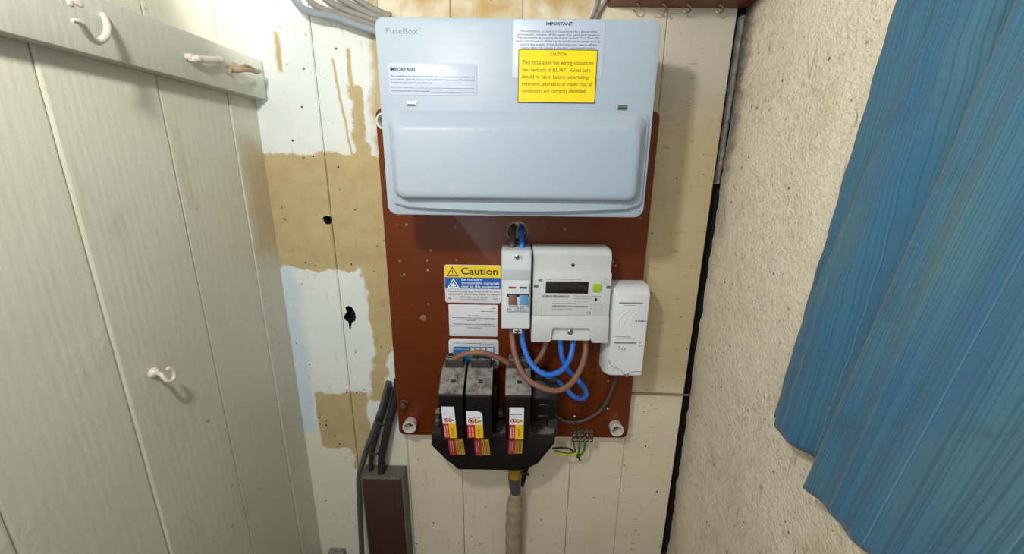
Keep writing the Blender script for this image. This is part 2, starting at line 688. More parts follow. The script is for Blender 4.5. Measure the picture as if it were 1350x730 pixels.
M = {}
M['back'] = paint_back()
M['left'] = paint_left('old_gloss_paint', (211, 209, 192), (197, 194, 174), True)
M['rail'] = paint_left('old_gloss_paint_rail', (200, 202, 190), (184, 185, 170))
M['plaster'] = plaster()
M['board'] = board_mat()
M['cloth'] = cloth()
M['shelf'] = wood('stained_wood', (140, 66, 30), (84, 36, 18), 0.45)
M['floor'] = wood('floor_wood', (96, 74, 56), (58, 42, 32), 0.7)
M['void'] = plain('dark_cavity_shade', (22, 20, 18), 0.95, var=0.2)  # near-black colour stands in for the shade inside holes and gaps
M['cu'] = plain('white_powder_coat', (167, 181, 193), 0.40, var=0.015, bump=0.03, bscale=900, spec=0.3)
M['cu_dark'] = plain('dark_seam', (92, 98, 104), 0.6, var=0.0)
M['chrome'] = plain('worn_steel', (196, 190, 182), 0.28, 1.0, 0.12)
M['brass'] = plain('dull_brass', (168, 150, 110), 0.4, 0.9, 0.2)
M['paper'] = plain('white_label', (182, 193, 211), 0.38, var=0.02)
M['paper2'] = plain('white_label_silver', (224, 224, 232), 0.4, var=0.04)
M['yellow'] = plain('yellow_label', (244, 214, 8), 0.38, var=0.03)
M['yellow2'] = plain('caution_yellow', (246, 214, 18), 0.38, var=0.03)
M['lblue'] = plain('label_blue', (8, 92, 178), 0.38, var=0.03)
M['cblue'] = plain('card_blue', (20, 138, 206), 0.38, var=0.06)
M['tag_white'] = plain('tag_white', (236, 240, 246), 0.45, var=0.02)
M['ink'] = plain('black_ink', (34, 34, 40), 0.6, var=0)
M['greyink'] = plain('grey_ink', (128, 138, 146), 0.6, var=0)
M['fadeink'] = plain('faded_ink', (88, 92, 106), 0.6, var=0)
M['brownink'] = plain('dull_olive_ink', (96, 86, 20), 0.6, var=0)
M['white_ink'] = plain('white_ink', (240, 244, 248), 0.5, var=0)
M['navy_ink'] = plain('navy_ink', (44, 56, 150), 0.6, var=0)
M['red_ink'] = plain('red_print', (206, 34, 36), 0.45, var=0.03)
M['tag_yellow'] = plain('tag_yellow', (246, 200, 22), 0.45, var=0.03)
M['red_dull'] = plain('soiled_red_print', (160, 40, 36), 0.6, var=0.15)
M['yellow_dull'] = plain('soiled_yellow_print', (188, 144, 34), 0.6, var=0.15)
M['grey_plastic'] = plain('light_grey_plastic', (214, 217, 215), 0.42, var=0.03)
M['iso'] = plain('white_isolator_plastic', (218, 223, 226), 0.38, var=0.03)
M['iso_band'] = plain('grey_isolator_band', (190, 200, 202), 0.45, var=0.03)
M['recv'] = plain('white_receiver_plastic', (224, 227, 231), 0.36, var=0.02)
M['slot'] = plain('dark_slot', (40, 40, 42), 0.7, var=0.1)
M['screen'] = plain('dark_display', (38, 30, 30), 0.12, var=0.05)
M['green'] = plain('lime_button', (166, 204, 42), 0.35, var=0.08)
M['sw_brown'] = plain('brown_toggle', (112, 74, 56), 0.5, var=0.08)
M['sw_blue'] = plain('blue_toggle', (76, 146, 196), 0.5, var=0.08)
M['wire_blue'] = plain('blue_pvc', (44, 118, 220), 0.38, var=0.05)
M['wire_brown'] = plain('brown_pvc', (142, 98, 80), 0.5, var=0.10)
M['wire_grey'] = plain('grey_pvc', (142, 151, 158), 0.5, var=0.08)
M['wire_dirty'] = plain('painted_grey_pvc', (154, 149, 138), 0.55, var=0.18, scale=90)
M['wire_flex'] = plain('dusty_flex', (86, 70, 64), 0.6, var=0.15)
M['wire_green'] = plain('green_pvc', (62, 112, 48), 0.5, var=0.1)
M['wire_yellow'] = plain('yellow_pvc', (214, 204, 52), 0.45, var=0.08)
M['wire_olive'] = plain('painted_green_wire', (132, 134, 84), 0.6, var=0.15)
M['wire_black'] = plain('black_sheath', (44, 42, 42), 0.55, var=0.3, scale=120)
M['wire_slate'] = plain('slate_sheath', (92, 96, 96), 0.5, var=0.2, scale=120)
M['black'] = dusty('black_bakelite', (9, 9, 10), (96, 91, 84), 0.45, 0.42)
M['dustcap'] = dusty('dust_covered_bakelite', (52, 50, 49), (142, 137, 129), 1.0, 0.7)
M['trunk'] = wood('dark_brown_trunking', (74, 46, 36), (52, 32, 27), 0.5, (1, 1, 0.1))
M['trunk_lip'] = plain('scuffed_lip', (122, 116, 100), 0.6, var=0.3, scale=120)
M['porc'] = plain('off_white_porcelain', (216, 212, 200), 0.35, var=0.08)
M['hook'] = plain('painted_hook', (222, 212, 200), 0.32, var=0.10, scale=200)
M['hook_rust'] = plain('rusty_painted_hook', (186, 164, 130), 0.45, var=0.30, scale=260)
M['hessian'] = plain('painted_hessian', (180, 164, 136), 0.85, var=0.22, scale=130, bump=0.7, bscale=170)
M['tape'] = plain('yellow_tape', (178, 138, 36), 0.5, var=0.15)
M['lead'] = plain('lead_sleeve', (92, 86, 88), 0.5, var=0.2)
M['bolt'] = plain('rusty_bolt', (122, 82, 58), 0.5, 0.4, 0.25)
M['filler'] = plain('peeling_strip', (164, 160, 152), 0.8, var=0.50, scale=85, bump=0.9, bscale=120)
M['tan_block'] = plain('buff_block', (206, 192, 150), 0.6, var=0.1)


def glass_mat():
    t = NT('clear_terminal_plastic')
    t.b.inputs['Transmission Weight'].default_value = 1.0
    t.b.inputs['IOR'].default_value = 1.3
    return t.done(srgb(244, 244, 240), 0.06)


M['clear'] = glass_mat()

# ------------------------------------------------------------------ setting
# floor
bm = bmesh.new()
box(bm, -0.62, 0.62, -1.3, 0.05, -0.05, -0.018)
struct(obj('floor', bm, M['floor'], smooth=False))

# back wall: dark backing with painted boards in front of it
bm = bmesh.new()
box(bm, -0.60, 0.62, 0.019, 0.045, -0.03, 1.45)
wb = struct(obj('wall_back', bm, M['void'], smooth=False), 'boarded back wall of the cupboard in flaking cream and white paint')
XJ = [-0.545, -0.4345, -0.326, -0.218, -0.104, 0.009, 0.124, 0.2345, 0.3425]
planks = []
for i in range(len(XJ) - 1):
    bm = bmesh.new()
    dy = (0.0, 0.0, 0.0004, -0.0006, 0.0003, 0.0, -0.0005, 0.0004)[i]
    g = 0.0004
    box(bm, XJ[i] + g, XJ[i + 1] - g, dy, 0.0185, -0.018, 1.45, 0.0016, 1)
    planks.append(obj('plank', bm, M['back'], wb, smooth=False))


def blob_prism(bm, pts, y0, y1):
    prism(bm, pts, y0, y1)


# knot hole on the joint and a torn keyhole below it
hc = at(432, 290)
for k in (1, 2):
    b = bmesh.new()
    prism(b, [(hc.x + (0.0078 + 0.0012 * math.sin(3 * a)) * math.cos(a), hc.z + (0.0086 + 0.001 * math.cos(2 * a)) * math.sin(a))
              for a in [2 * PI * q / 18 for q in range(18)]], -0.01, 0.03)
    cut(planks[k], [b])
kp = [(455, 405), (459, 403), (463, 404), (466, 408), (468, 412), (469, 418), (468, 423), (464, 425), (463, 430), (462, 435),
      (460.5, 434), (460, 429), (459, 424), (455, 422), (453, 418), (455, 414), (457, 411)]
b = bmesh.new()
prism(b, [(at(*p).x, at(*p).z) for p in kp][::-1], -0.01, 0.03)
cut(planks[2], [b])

# left wall, turned a few degrees: (s along it from the corner, n off it, z)
LA = R(4.8)
LN = Vector((math.cos(LA), -math.sin(LA), 0))
LT = Vector((math.sin(LA), math.cos(LA), 0))
LP = Vector((-0.4302, 0, 0))


def LW(s, n, z):
    return LP + LT * s + LN * n + Vector((0, 0, z))


def lxf(co):           # local box coordinates: x = n, y = s
    return LW(co.y, co.x, co.z)


def atl(px, py, n=0.0):
    """point on a plane n in front of the left wall"""
    d = fw + cr * ((px - 675) / F_PX) - cu * ((py - 365) / F_PX)
    p0 = LP + LN * n
    return CAM + d * ((p0 - CAM).dot(LN) / d.dot(LN))


bm = bmesh.new()
box(bm, -0.045, -0.0185, -1.2, 0.02, -0.03, 1.45, xf=lxf)
wl = struct(obj('wall_left', bm, M['void'], smooth=False), 'left wall of glossy grey-cream boards')
SJ = [-1.2, -0.77, -0.65, -0.53, -0.41, -0.2895, -0.169, -0.0575, 0.002]
for i in range(len(SJ) - 1):
    bm = bmesh.new()
    dn = (0, 0, 0, 0.0004, -0.0006, 0.0006, -0.0004, 0.0004)[i]
    g = 0.0002
    box(bm, -0.018, dn, SJ[i] + g, SJ[i + 1] - g, -0.018, 1.45, 0.0026, 2, xf=lxf)
    obj('plank', bm, M['left'], wl, smooth=False)

# painted hanging rail along the left wall
bm = bmesh.new()
vs = box(bm, 0.0008, 0.0225, -1.15, -0.002, 0.9405, 0.9985, 0.0012, 2, xf=lxf)
tr = struct(obj('trim_1', bm, M['rail']), 'grey-white painted rail across the left wall boards')

# right wall: rough plaster
bm = bmesh.new()
NY, NZ = 110, 120
grid = []
for i in range(NY + 1):
    y = 0.004 - 1.25 * i / NY
    row = []
    for j in range(NZ + 1):
        z = -0.018 + 1.468 * j / NZ
        x = 0.3565 + 0.004 * noise.noise(Vector((y * 9, z * 7, 3))) + 0.0018 * noise.noise(Vector((y * 34, z * 30, 8)))
        if i == 0:
            x += 0.0022 * noise.noise(Vector((1, z * 60, 2)))
        row.append(bm.verts.new((x, y + (0.003 * noise.noise(Vector((5, z * 45, 2))) if i == 0 else 0), z)))
    grid.append(row)
for i in range(NY):
    for j in range(NZ):
        bm.faces.new((grid[i][j], grid[i][j + 1], grid[i + 1][j + 1], grid[i + 1][j]))
back = []
for (i, j) in ((0, 0), (0, NZ), (NY, NZ), (NY, 0)):
    back.append(bm.verts.new((0.42, grid[i][j].co.y, grid[i][j].co.z)))
bm.faces.new([grid[0][j] for j in range(NZ + 1)] + [back[1], back[0]])
bm.faces.new([grid[NY][j] for j in range(NZ, -1, -1)] + [back[3], back[2]])
bm.faces.new([grid[i][NZ] for i in range(NY + 1)] + [back[2], back[1]])
bm.faces.new([grid[i][0] for i in range(NY, -1, -1)] + [back[0], back[3]])
bm.faces.new(back)
struct(obj('wall_right', bm, M['plaster']), 'right wall of rough speckled cream plaster')

# strip of flaking filler standing in the open corner joint
bm = bmesh.new()
pts = []
zz = [0.815 + 0.0085 * k for k in range(31)]
loops = []
for z in zz:
    j1 = 0.0022 * noise.noise(Vector((z * 60, 0, 1)))
    j2 = 0.0026 * noise.noise(Vector((z * 50, 4, 1)))
    x0, x1 = 0.3470 + j1 + (z - 0.8) * 0.006, 0.3533 + j2 + (z - 0.8) * 0.010
    loops.append([(x0, 0.012, z), (x0, 0.001 + j2, z), ((x0 + x1) / 2, -0.0012 + j1, z), (x1, 0.001 + j1, z), (x1, 0.012, z)])
loft(bm, loops)
struct(obj('trim_2', bm, M['filler'], smooth=False), 'flaking grey-white strip in the right corner joint')

# ------------------------------------------------------------------ shelf with cup hooks
bm = bmesh.new()
box(bm, 0.139, 0.352, -0.125, -0.001, 1.0785, 1.098, 0.0015, 2)
tag(obj('shelf', bm, M['shelf']), 'red-brown stained wooden shelf in the top right corner', 'shelf')
for k, (px, turn) in enumerate(((840, 0.5), (874, 0.35), (906, 0.2), (949, 0.3))):
    c = at(px, 12, -0.015)
    root = thing('cup_hook', (c.x, c.y, 1.0783), ['leftmost cup hook under the shelf, above the white fuse box corner',
                 'second cup hook from the left under the brown shelf', 'third cup hook from the left under the brown shelf',
                 'rightmost cup hook under the brown shelf, nearest the plaster wall'][k], 'hook', 'cup hooks under the shelf')
    bm = bmesh.new()
    cx, cy = c.x, c.y
    pl = [(0, 0.004)] + [(0, -0.002)] + [(0.0052 * math.sin(a) , -0.0075 - 0.0052 * math.cos(a) * -1) for a in []]
    path = [(0, 0.006), (0, -0.001)]
    for q in range(0, 9):
        a = R(90 - q * 32)
        path.append((0.0050 * math.cos(a), -0.0062 + 0.0050 * math.sin(a)))
    ct, stn = math.cos(turn), math.sin(turn)
    tube(bm, [(cx + p[0] * ct, cy - p[0] * stn, 1.0783 + p[1]) for p in path], 0.0011, 8, 3)
    obj('bent_wire', bm, M['brass'], root)
    bm = bmesh.new()
    lathe(bm, [(0.0005, -0.0015), (0.0026, -0.0014), (0.003, -0.0006), (0.003, 0.0)], (cx, cy, 1.0783), 'z', 12)
    obj('collar', bm, M['brass'], root)

# ------------------------------------------------------------------ meter board
BX0, BX1, BZ0, BZ1 = -0.2265, 0.2315, 0.3185, 0.928
bm = bmesh.new()
plate(bm, BX0, BX1, BZ0, BZ1, -0.0025, -0.020, 0.012, 0.0012, 6)
panel = obj('panel', bm, M['board'])
hz = at(682, 305, -0.02)
b = bmesh.new()
lathe(b, [(0.0165, -0.05), (0.0165, 0.05)], (hz.x, -0.02, hz.z), 'y', 28)
cut(panel, [b])
root = thing('meter_board', (0.0, -0.0025, BZ0), 'red-brown meter backboard screwed to the boarded wall', 'board')
panel.data.transform(Matrix.Translation(-root.location))
panel.parent = root
board = root
bm = bmesh.new()
n = 28
loops = []
for (r_, y_) in ((0.0164, -0.0195), (0.0164, -0.0206), (0.0190, -0.0206), (0.0190, -0.0198)):
    loops.append([(hz.x + r_ * math.cos(2 * PI * k / n), y_, hz.z + r_ * math.sin(2 * PI * k / n)) for k in range(n)])
loft(bm, loops, False, False)
obj('hole_edge', bm, plain('worn_edge', (150, 120, 84), 0.6, var=0.2), board)
for (px, py) in ((540, 562), (813, 566), (507, 160)):
    c = at(px, py, -0.032)
    bm = bmesh.new()
    lathe(bm, [(0.0125, 0.012), (0.0125, 0.004), (0.0135, -0.002), (0.0128, -0.004), (0.0102, -0.004), (0.0094, -0.002), (0.0088, 0.010), (0.0005, 0.010)],
          (c.x, c.y, c.z), 'y', 26)
    sp = obj('spacer', bm, M['porc'], board)
    bm = bmesh.new()
    lathe(bm, [(0.0050, 0.011), (0.0050, 0.007), (0.0036, 0.0055), (0.0003, 0.0052)], (c.x, c.y, c.z), 'y', 14)
    obj('screw', bm, M['bolt'], sp)
c = at(533, 532, -0.022)
bm = bmesh.new()
lathe(bm, [(0.0088, 0.003), (0.0088, -0.001), (0.0080, -0.002), (0.006, -0.0022), (0.006, -0.010), (0.005, -0.0112), (0.0003, -0.0115)], (c.x, c.y, c.z), 'y', 6 * 3)
obj('bolt', bm, M['bolt'], board)
bm = bmesh.new()
c = at(558, 419, -0.02)
lathe(bm, [(0.0062, 0.001), (0.0062, -0.0006), (0.005, -0.0012), (0.0003, -0.0012)], (c.x, c.y, c.z), 'y', 16)
obj('plug', bm, plain('buff_plug', (150, 112, 78), 0.6, var=0.3, scale=200), board)
for (px, py) in ((527, 344), (563, 343), (533, 362), (564, 356), (812, 350), (536, 296), (568, 330), (745, 302), (600, 300)):
    c = at(px, py, -0.02)
    bm = bmesh.new()
    lathe(bm, [(0.0024, 0.001), (0.0024, -0.0003), (0.0014, -0.0008), (0.0003, -0.0008)], (c.x, c.y, c.z), 'y', 10)
    obj('screw_hole', bm, plain('pale_chip', (176, 132, 104), 0.7, var=0.3, scale=300) if 'pale_chip' not in bpy.data.materials else bpy.data.materials['pale_chip'], board)


def rect(px0, py0, px1, py1, y):
    a, b_, c_, d_ = at(px0, py0, y), at(px1, py0, y), at(px0, py1, y), at(px1, py1, y)
    return (a.x + c_.x) / 2, (b_.x + d_.x) / 2, (c_.z + d_.z) / 2, (a.z + b_.z) / 2


def squig(x0, x1, z, h, seed, gap=0.25):
    """a line of print too small to read: short bars of uneven length"""
    rnd = random.Random(seed)
    out = []
    x = x0
    while x < x1:
        w = h * rnd.uniform(0.5, 3.2)
        out.append((x, min(x + w, x1), z - h * rnd.uniform(0.30, 0.5), z + h * rnd.uniform(0.28, 0.5)))
        x += w + h * (gap + rnd.uniform(0, 0.5))
    return out


# caution sticker
YB = -0.0206
x0, x1, z0, z1 = rect(586.5, 349, 660.5, 399, -0.02)
bm = bmesh.new()
plate(bm, x0, x1, z0, z1, -0.0198, YB, 0.004, 0.0002)
st = obj('caution_sticker', bm, M['paper2'], board)
st['label'] = 'yellow, blue and white Caution sticker'
W, Hh = x1 - x0, z1 - z0
e = 0.0006


def round_top(x0, x1, z0, z1, r):
    return rr_points(x0, x1, z0, z1, (r, r, 0.0001, 0.0001), 4)


polys('yellow_band', st, M['yellow2'], YB - 0.0002, [round_top(x0 + e, x1 - e, z1 - Hh * .325, z1 - e, 0.0034)])
polys('blue_band', st, M['lblue'], YB - 0.0002, [[(x0 + e, z1 - Hh * .62), (x1 - e, z1 - Hh * .62), (x1 - e, z1 - Hh * .325), (x0 + e, z1 - Hh * .325)]])
text('lettering', st, M['ink'], YB - 0.0005, [('Caution', x0 + W * .295, x1 - W * .055, z1 - Hh * .245, Hh * .175, 0.012)])
text('lettering', st, M['white_ink'], YB - 0.0005, [
    ('Do not store', x0 + W * .30, x0 + W * .66, z1 - Hh * .405, Hh * .058, 0.012),
    ('combustible materials', x0 + W * .30, x1 - W * .03, z1 - Hh * .495, Hh * .058, 0.012),
    ('near to this equipment', x0 + W * .30, x1 - W * .03, z1 - Hh * .585, Hh * .058, 0.012)])
text('lettering', st, M['fadeink'], YB - 0.0005, [
    ('Avoid storing any items next to this', x0 + W * .05, x1 - W * .04, z1 - Hh * .71, Hh * .048, 0.0),
    ('equipment which are likely to cause', x0 + W * .05, x1 - W * .04, z1 - Hh * .785, Hh * .048, 0.0),
    ('damage by impact', x0 + W * .27, x1 - W * .24, z1 - Hh * .86, Hh * .048, 0.0)])
strokes('small_print', st, M['greyink'], YB - 0.0005, squig(x0 + W * .28, x1 - W * .26, z1 - Hh * .905, .0012, 3) + squig(x0 + W * .86, x1 - W * .06, z1 - Hh * .885, .0022, 4) + squig(x0 + W * .06, x0 + W * .11, z1 - Hh * .885, .0022, 5))
tf = tri_frame(x0 + W * .035, x0 + W * .25, z1 - Hh * .30, z1 - Hh * .045, 0.22)
polys('warning_triangle', st, M['ink'], YB - 0.0005, tf + [[(x0 + W * .135, z1 - Hh * .13), (x0 + W * .135, z1 - Hh * .215), (x0 + W * .150, z1 - Hh * .215), (x0 + W * .150, z1 - Hh * .13)],
      [(x0 + W * .135, z1 - Hh * .245), (x0 + W * .150, z1 - Hh * .245), (x0 + W * .150, z1 - Hh * .23), (x0 + W * .135, z1 - Hh * .23)]])
tf = tri_frame(x0 + W * .045, x0 + W * .265, z1 - Hh * .60, z1 - Hh * .345, 0.28)
cx = x0 + W * .155
polys('flame_triangle', st, M['white_ink'], YB - 0.0005, tf + [[(cx - .004, z1 - Hh * .565), (cx + .004, z1 - Hh * .565), (cx + .0045, z1 - Hh * .525), (cx + .002, z1 - Hh * .50), (cx, z1 - Hh * .455), (cx - .0025, z1 - Hh * .50), (cx - .0045, z1 - Hh * .525)]])

# silver-white notice
x0, x1, z0, z1 = rect(592, 401.5, 656, 443, -0.02)
bm = bmesh.new()
plate(bm, x0, x1, z0, z1, -0.0198, YB, 0.0012, 0.0002)
st = obj('notice_sticker', bm, M['paper2'], board)
st['label'] = 'plain silvery white notice sticker with small grey print'
W, Hh = x1 - x0, z1 - z0
L_ = []
for (a, b_, q, h) in ((.66, .92, .20, .0022), (.89, .95, .10, .0022), (.40, .61, .34, .0022), (.07, .94, .41, .0017), (.07, .94, .455, .0013), (.37, .55, .49, .0016), (.10, .92, .61, .0022), (.05, .96, .665, .0018), (.36, .68, .725, .0017), (.09, .12, .93, .0014)):
    L_ += squig(x0 + W * a, x0 + W * b_, z1 - Hh * q, h * .8, int(q * 1000))
strokes('small_print', st, M['fadeink'], YB - 0.0004, L_)

# blue card in a rounded white sticker
x0, x1, z0, z1 = rect(592, 447, 657.5, 485, -0.02)
bm = bmesh.new()
plate(bm, x0, x1, z0, z1, -0.0198, YB, 0.006, 0.0002)
st = obj('number_sticker', bm, M['paper2'], board)
st['label'] = 'rounded white sticker with a blue table and handwritten figures'
W, Hh = x1 - x0, z1 - z0
polys('blue_table', st, M['cblue'], YB - 0.0002, [[(x0 + W * .09, z0 + Hh * .10), (x0 + W * .91, z0 + Hh * .10), (x0 + W * .91, z1 - Hh * .25), (x0 + W * .09, z1 - Hh * .25)]])
polys('write_in_box', st, M['white_ink'], YB - 0.0004, [[(x0 + W * .44, z1 - Hh * .45), (x0 + W * .89, z1 - Hh * .45), (x0 + W * .89, z1 - Hh * .275), (x0 + W * .44, z1 - Hh * .275)],
      [(x0 + W * .44, z0 + Hh * .14), (x0 + W * .89, z0 + Hh * .14), (x0 + W * .89, z0 + Hh * .36), (x0 + W * .44, z0 + Hh * .36)]])
text('handwriting', st, M['ink'], YB - 0.0006, [('3', x0 + W * .50, None, z1 - Hh * .44, Hh * .15, 0.01), ('6', x0 + W * .61, None, z1 - Hh * .44, Hh * .15, 0.01), ('5', x0 + W * .72, None, z1 - Hh * .44, Hh * .15, 0.01)])
rnd = random.Random(5)
strokes('scribble', st, M['ink'], YB - 0.0006, [(x0 + W * (.46 + .045 * k), x0 + W * (.463 + .045 * k + rnd.uniform(.006, .03)), z0 + Hh * rnd.uniform(.15, .22), z0 + Hh * rnd.uniform(.27, .36)) for k in range(9)])
strokes('small_print', st, M['greyink'], YB - 0.0004, squig(x0 + W * .10, x0 + W * .66, z1 - Hh * .13, .0018, 8) + squig(x0 + W * .74, x0 + W * .90, z1 - Hh * .15, .0016, 9))
strokes('ruled_line', st, M['white_ink'], YB - 0.0005, [(x0 + W * .11, x0 + W * .40, z1 - Hh * .345, z1 - Hh * .33), (x0 + W * .10, x0 + W * .90, z1 - Hh * .56, z1 - Hh * .545)])

# ------------------------------------------------------------------ consumer unit
CX0, CX1, CZ0, CZ1, CY = -0.1823, 0.1844, 0.7695, 1.0197, -0.130
cuo = thing('consumer_unit', (0.0, -0.020, CZ0), 'large white metal fuse box with a closed front flap on the meter board', 'fuse box')
bm = bmesh.new()
rr_loft(bm, [(CX0 + .004, CX1 - .004, CZ0 + .004, CZ1 - .003, .008, -0.0205), (CX0 + .004, CX1 - .004, CZ0 + .004, CZ1 - .003, .008, -0.112)])
obj('back_box', bm, M['cu'], cuo)
bm = bmesh.new()
rr_loft(bm, [(CX0, CX1, CZ0, CZ1, (.010, .012, .013, .013), -0.110), (CX0, CX1, CZ0, CZ1, (.010, .012, .013, .013), -0.1272),
             (CX0 + .0008, CX1 - .0008, CZ0 + .0008, CZ1 - .0008, (.010, .012, .013, .013), -0.1292), (CX0 + .003, CX1 - .003, CZ0 + .003, CZ1 - .003, (.009, .011, .012, .012), CY)], 7)
lid = obj('front_cover', bm, M['cu'], cuo)

# hinged flap: a deep rounded bulge on a flange with a bowed lower edge
FX0, FX1 = -0.1745, 0.1785
bm = bmesh.new()


def flange(dx, zlow, ztop, y, bow):
    pts = []
    top = [(FX0 + dx + .006, ztop), (FX1 - dx - .006, ztop)]
    k = 18
    pts.append((FX0 + dx, zlow + .010 + bow))
    pts.append((FX0 + dx, ztop - .012))
    pts.append((FX0 + dx + .0035, ztop - .0035))
    pts.append((FX0 + dx + .012, ztop))
    pts.append((FX1 - dx - .012, ztop))
    pts.append((FX1 - dx - .0035, ztop - .0035))
    pts.append((FX1 - dx, ztop - .012))
    pts.append((FX1 - dx, zlow + .010 + bow))
    for q in range(k + 1):
        u = q / k
        x = FX1 - dx - .005 - (FX1 - FX0 - 2 * dx - .010) * u
        w = 1 - (2 * u - 1) ** 2
        zz_ = zlow + bow * (1 - w) + .004 * max(0, (abs(2 * u - 1) - .93) / .07)
        pts.append((x, zz_))
    return [(p[0], y - max(0.0, (.800 - p[1])) * .22, p[1]) for p in pts]


loft(bm, [flange(0, .7765, .9095, -0.1290, .006), flange(0, .7765, .9095, -0.1322, .006), flange(.0010, .7775, .9085, -0.1332, .006)])
flap = obj('flap', bm, M['cu'], cuo)
bm = bmesh.new()
bx0, bx1, bz0, bz1 = FX0 + .002, FX1 - .002, .7905, .9085
specs = [(bx0, bx1, bz0, bz1, .016, -0.1325), (bx0 + .0015, bx1 - .0015, bz0 + .001, bz1 - .0015, .016, -0.1345),
         (bx0 + .005, bx1 - .005, bz0 + .0025, bz1 - .008, .015, -0.1385), (bx0 + .0085, bx1 - .0085, bz0 + .0035, bz1 - .0145, .0135, -0.1432),
         (bx0 + .0105, bx1 - .0105, bz0 + .0045, bz1 - .0185, .0125, -0.1465), (bx0 + .0125, bx1 - .0125, bz0 + .0060, bz1 - .0205, .0115, -0.1482),
         (bx0 + .0155, bx1 - .0155, bz0 + .0085, bz1 - .0225, .0105, -0.1493), (bx0 + .020, bx1 - .020, bz0 + .013, bz1 - .0255, .009, -0.1498)]
rr_loft(bm, specs, 8)
obj('bulge', bm, M['cu'], flap, angle=60)
# seam line beneath the flap
for (px, py) in ((542, 136.5), (820, 141.5)):
    x0, x1, z0, z1 = rect(px - 6, py - 3, px + 6.5, py + 3, -0.1305)
    bm = bmesh.new()
    box(bm, x0, x1, -0.1316, -0.1296, z0, z1, 0.0004, 1)
    cl = obj('hinge_clip', bm, M['chrome'], cuo)
    bm = bmesh.new()
    box(bm, x0 + .001, x1 - .001, -0.1321, -0.1314, z0 + .0004, z0 + (z1 - z0) * .35)
    obj('slot', bm, M['slot'], cl)

# printed maker's name on the cover
a, b_ = at(509, 45, CY), at(551, 45, CY)
text('maker_lettering', lid, M['greyink'], CY - 0.0003, [('FuseBox', a.x, b_.x, at(530, 44.3, CY).z, .0062, 0.0)])
c = at(553, 37.5, CY)
polys('maker_mark_dot', lid, M['greyink'], CY - 0.0003, ring_pts(c.x, c.z, .0009, .0006, 12))

# stickers on the cover
x0, x1, z0, z1 = rect(513, 83.5, 629, 125.5, CY)
bm = bmesh.new()
plate(bm, x0, x1, z0, z1, CY + .0002, CY - .0004, .003, .0002)
st = obj('inspection_sticker', bm, M['paper'], cuo)
st['label'] = 'white sticker headed IMPORTANT on the left of the cover'
W, Hh = x1 - x0, z1 - z0
ys = CY - .0007
text('heading', st, M['ink'], ys, [('IMPORTANT', x0 + W * .02, x0 + W * .31, z1 - Hh * .245, Hh * .105, 0.02)])
text('small_print', st, M['fadeink'], ys, [
    ('This installation should be periodically inspected and tested and a report on', x0 + W * .02, x1 - W * .03, z1 - Hh * .435, Hh * .05, 0.0),
    ('its condition obtained, as prescribed in BS 7671 Requirements for Electrical', x0 + W * .02, x1 - W * .03, z1 - Hh * .535, Hh * .05, 0.0),
    ('Installations published by the Institution', x0 + W * .02, x0 + W * .49, z1 - Hh * .635, Hh * .05, 0.0),
    ('Date of last inspection', x0 + W * .02, x0 + W * .27, z1 - Hh * .775, Hh * .05, 0.0),
    ('Recommended date of next inspection', x0 + W * .02, x0 + W * .46, z1 - Hh * .895, Hh * .05, 0.0)])
dl = []
for k in range(46):
    xa = x0 + W * (.29 + .68 * k / 46)
    dl.append((xa, xa + W * .008, z1 - Hh * .785, z1 - Hh * .77))
    if xa > x0 + W * .47:
        dl.append((xa, xa + W * .008, z1 - Hh * .905, z1 - Hh * .89))
strokes('dotted_line', st, M['fadeink'], ys, dl)

x0, x1, z0, z1 = rect(676, 25.5, 796, 108, CY)
z0 = at(735, 104, CY).z
bm = bmesh.new()
plate(bm, x0, x1, z0, z1, CY + .0002, CY - .0004, .003, .0002)
st = obj('device_sticker', bm, M['paper'], cuo)
st['label'] = 'white sticker headed IMPORTANT at the top right of the cover'
W = x1 - x0


def zr(py):
    return at(736, py, CY).z


text('heading', st, M['ink'], ys, [('IMPORTANT', x0 + W * .36, x0 + W * .645, zr(33.5), .0036, 0.02)])
body = ['This installation, or part of it, is protected by a device which', 'automatically switches off the supply if an earth fault develops.',
        "Test six-monthly by pressing the button marked 'T' or 'Test'. The", 'device should switch off the supply and should be switched on to',
        'restore the supply. If the device does not switch off the', 'supply when the button is pressed, seek expert advice.']
rows = []
for k, s_ in enumerate(body):
    ins = (.075, .04, .04, .035, .07, .085)[k]
    rows.append((s_, x0 + W * ins, x1 - W * (ins + .01), zr(42.8 + 4.35 * k), .0023, 0.0))
text('small_print', st, M['fadeink'], ys, rows)

x0, x1, z0, z1 = rect(683, 65.5, 786, 136, CY)
bm = bmesh.new()
plate(bm, x0, x1, z0, z1, CY - .0003, CY - .0010, .0006, .0002, 2)
bd = obj('caution_sticker', bm, M['ink'], cuo)
bd['label'] = 'yellow CAUTION sticker with a black edge'
polys('yellow_face', bd, M['yellow'], CY - .0012, [[(x0 + .0009, z0 + .0009), (x1 - .0009, z0 + .0009), (x1 - .0009, z1 - .0009), (x0 + .0009, z1 - .0009)]])
W, Hh = x1 - x0, z1 - z0
ys = CY - .0014
text('heading', bd, M['brownink'], ys, [('CAUTION', x0 + W * .40, x0 + W * .61, z1 - Hh * .115, Hh * .058, 0.01)])
text('body_print', bd, M['brownink'], ys, [
    ('This installation has wiring colours to', x0 + W * .05, x1 - W * .05, z1 - Hh * .275, Hh * .075, 0.0),
    ('two versions of BS 7671. Great care', x0 + W * .05, x1 - W * .08, z1 - Hh * .41, Hh * .075, 0.0),
    ('should be taken before undertaking', x0 + W * .05, x1 - W * .10, z1 - Hh * .54, Hh * .075, 0.0),
    ('extension, alteration or repair that all', x0 + W * .05, x1 - W * .05, z1 - Hh * .67, Hh * .075, 0.0),
    ('conductors are correctly identified.', x0 + W * .05, x1 - W * .12, z1 - Hh * .80, Hh * .075, 0.0)])

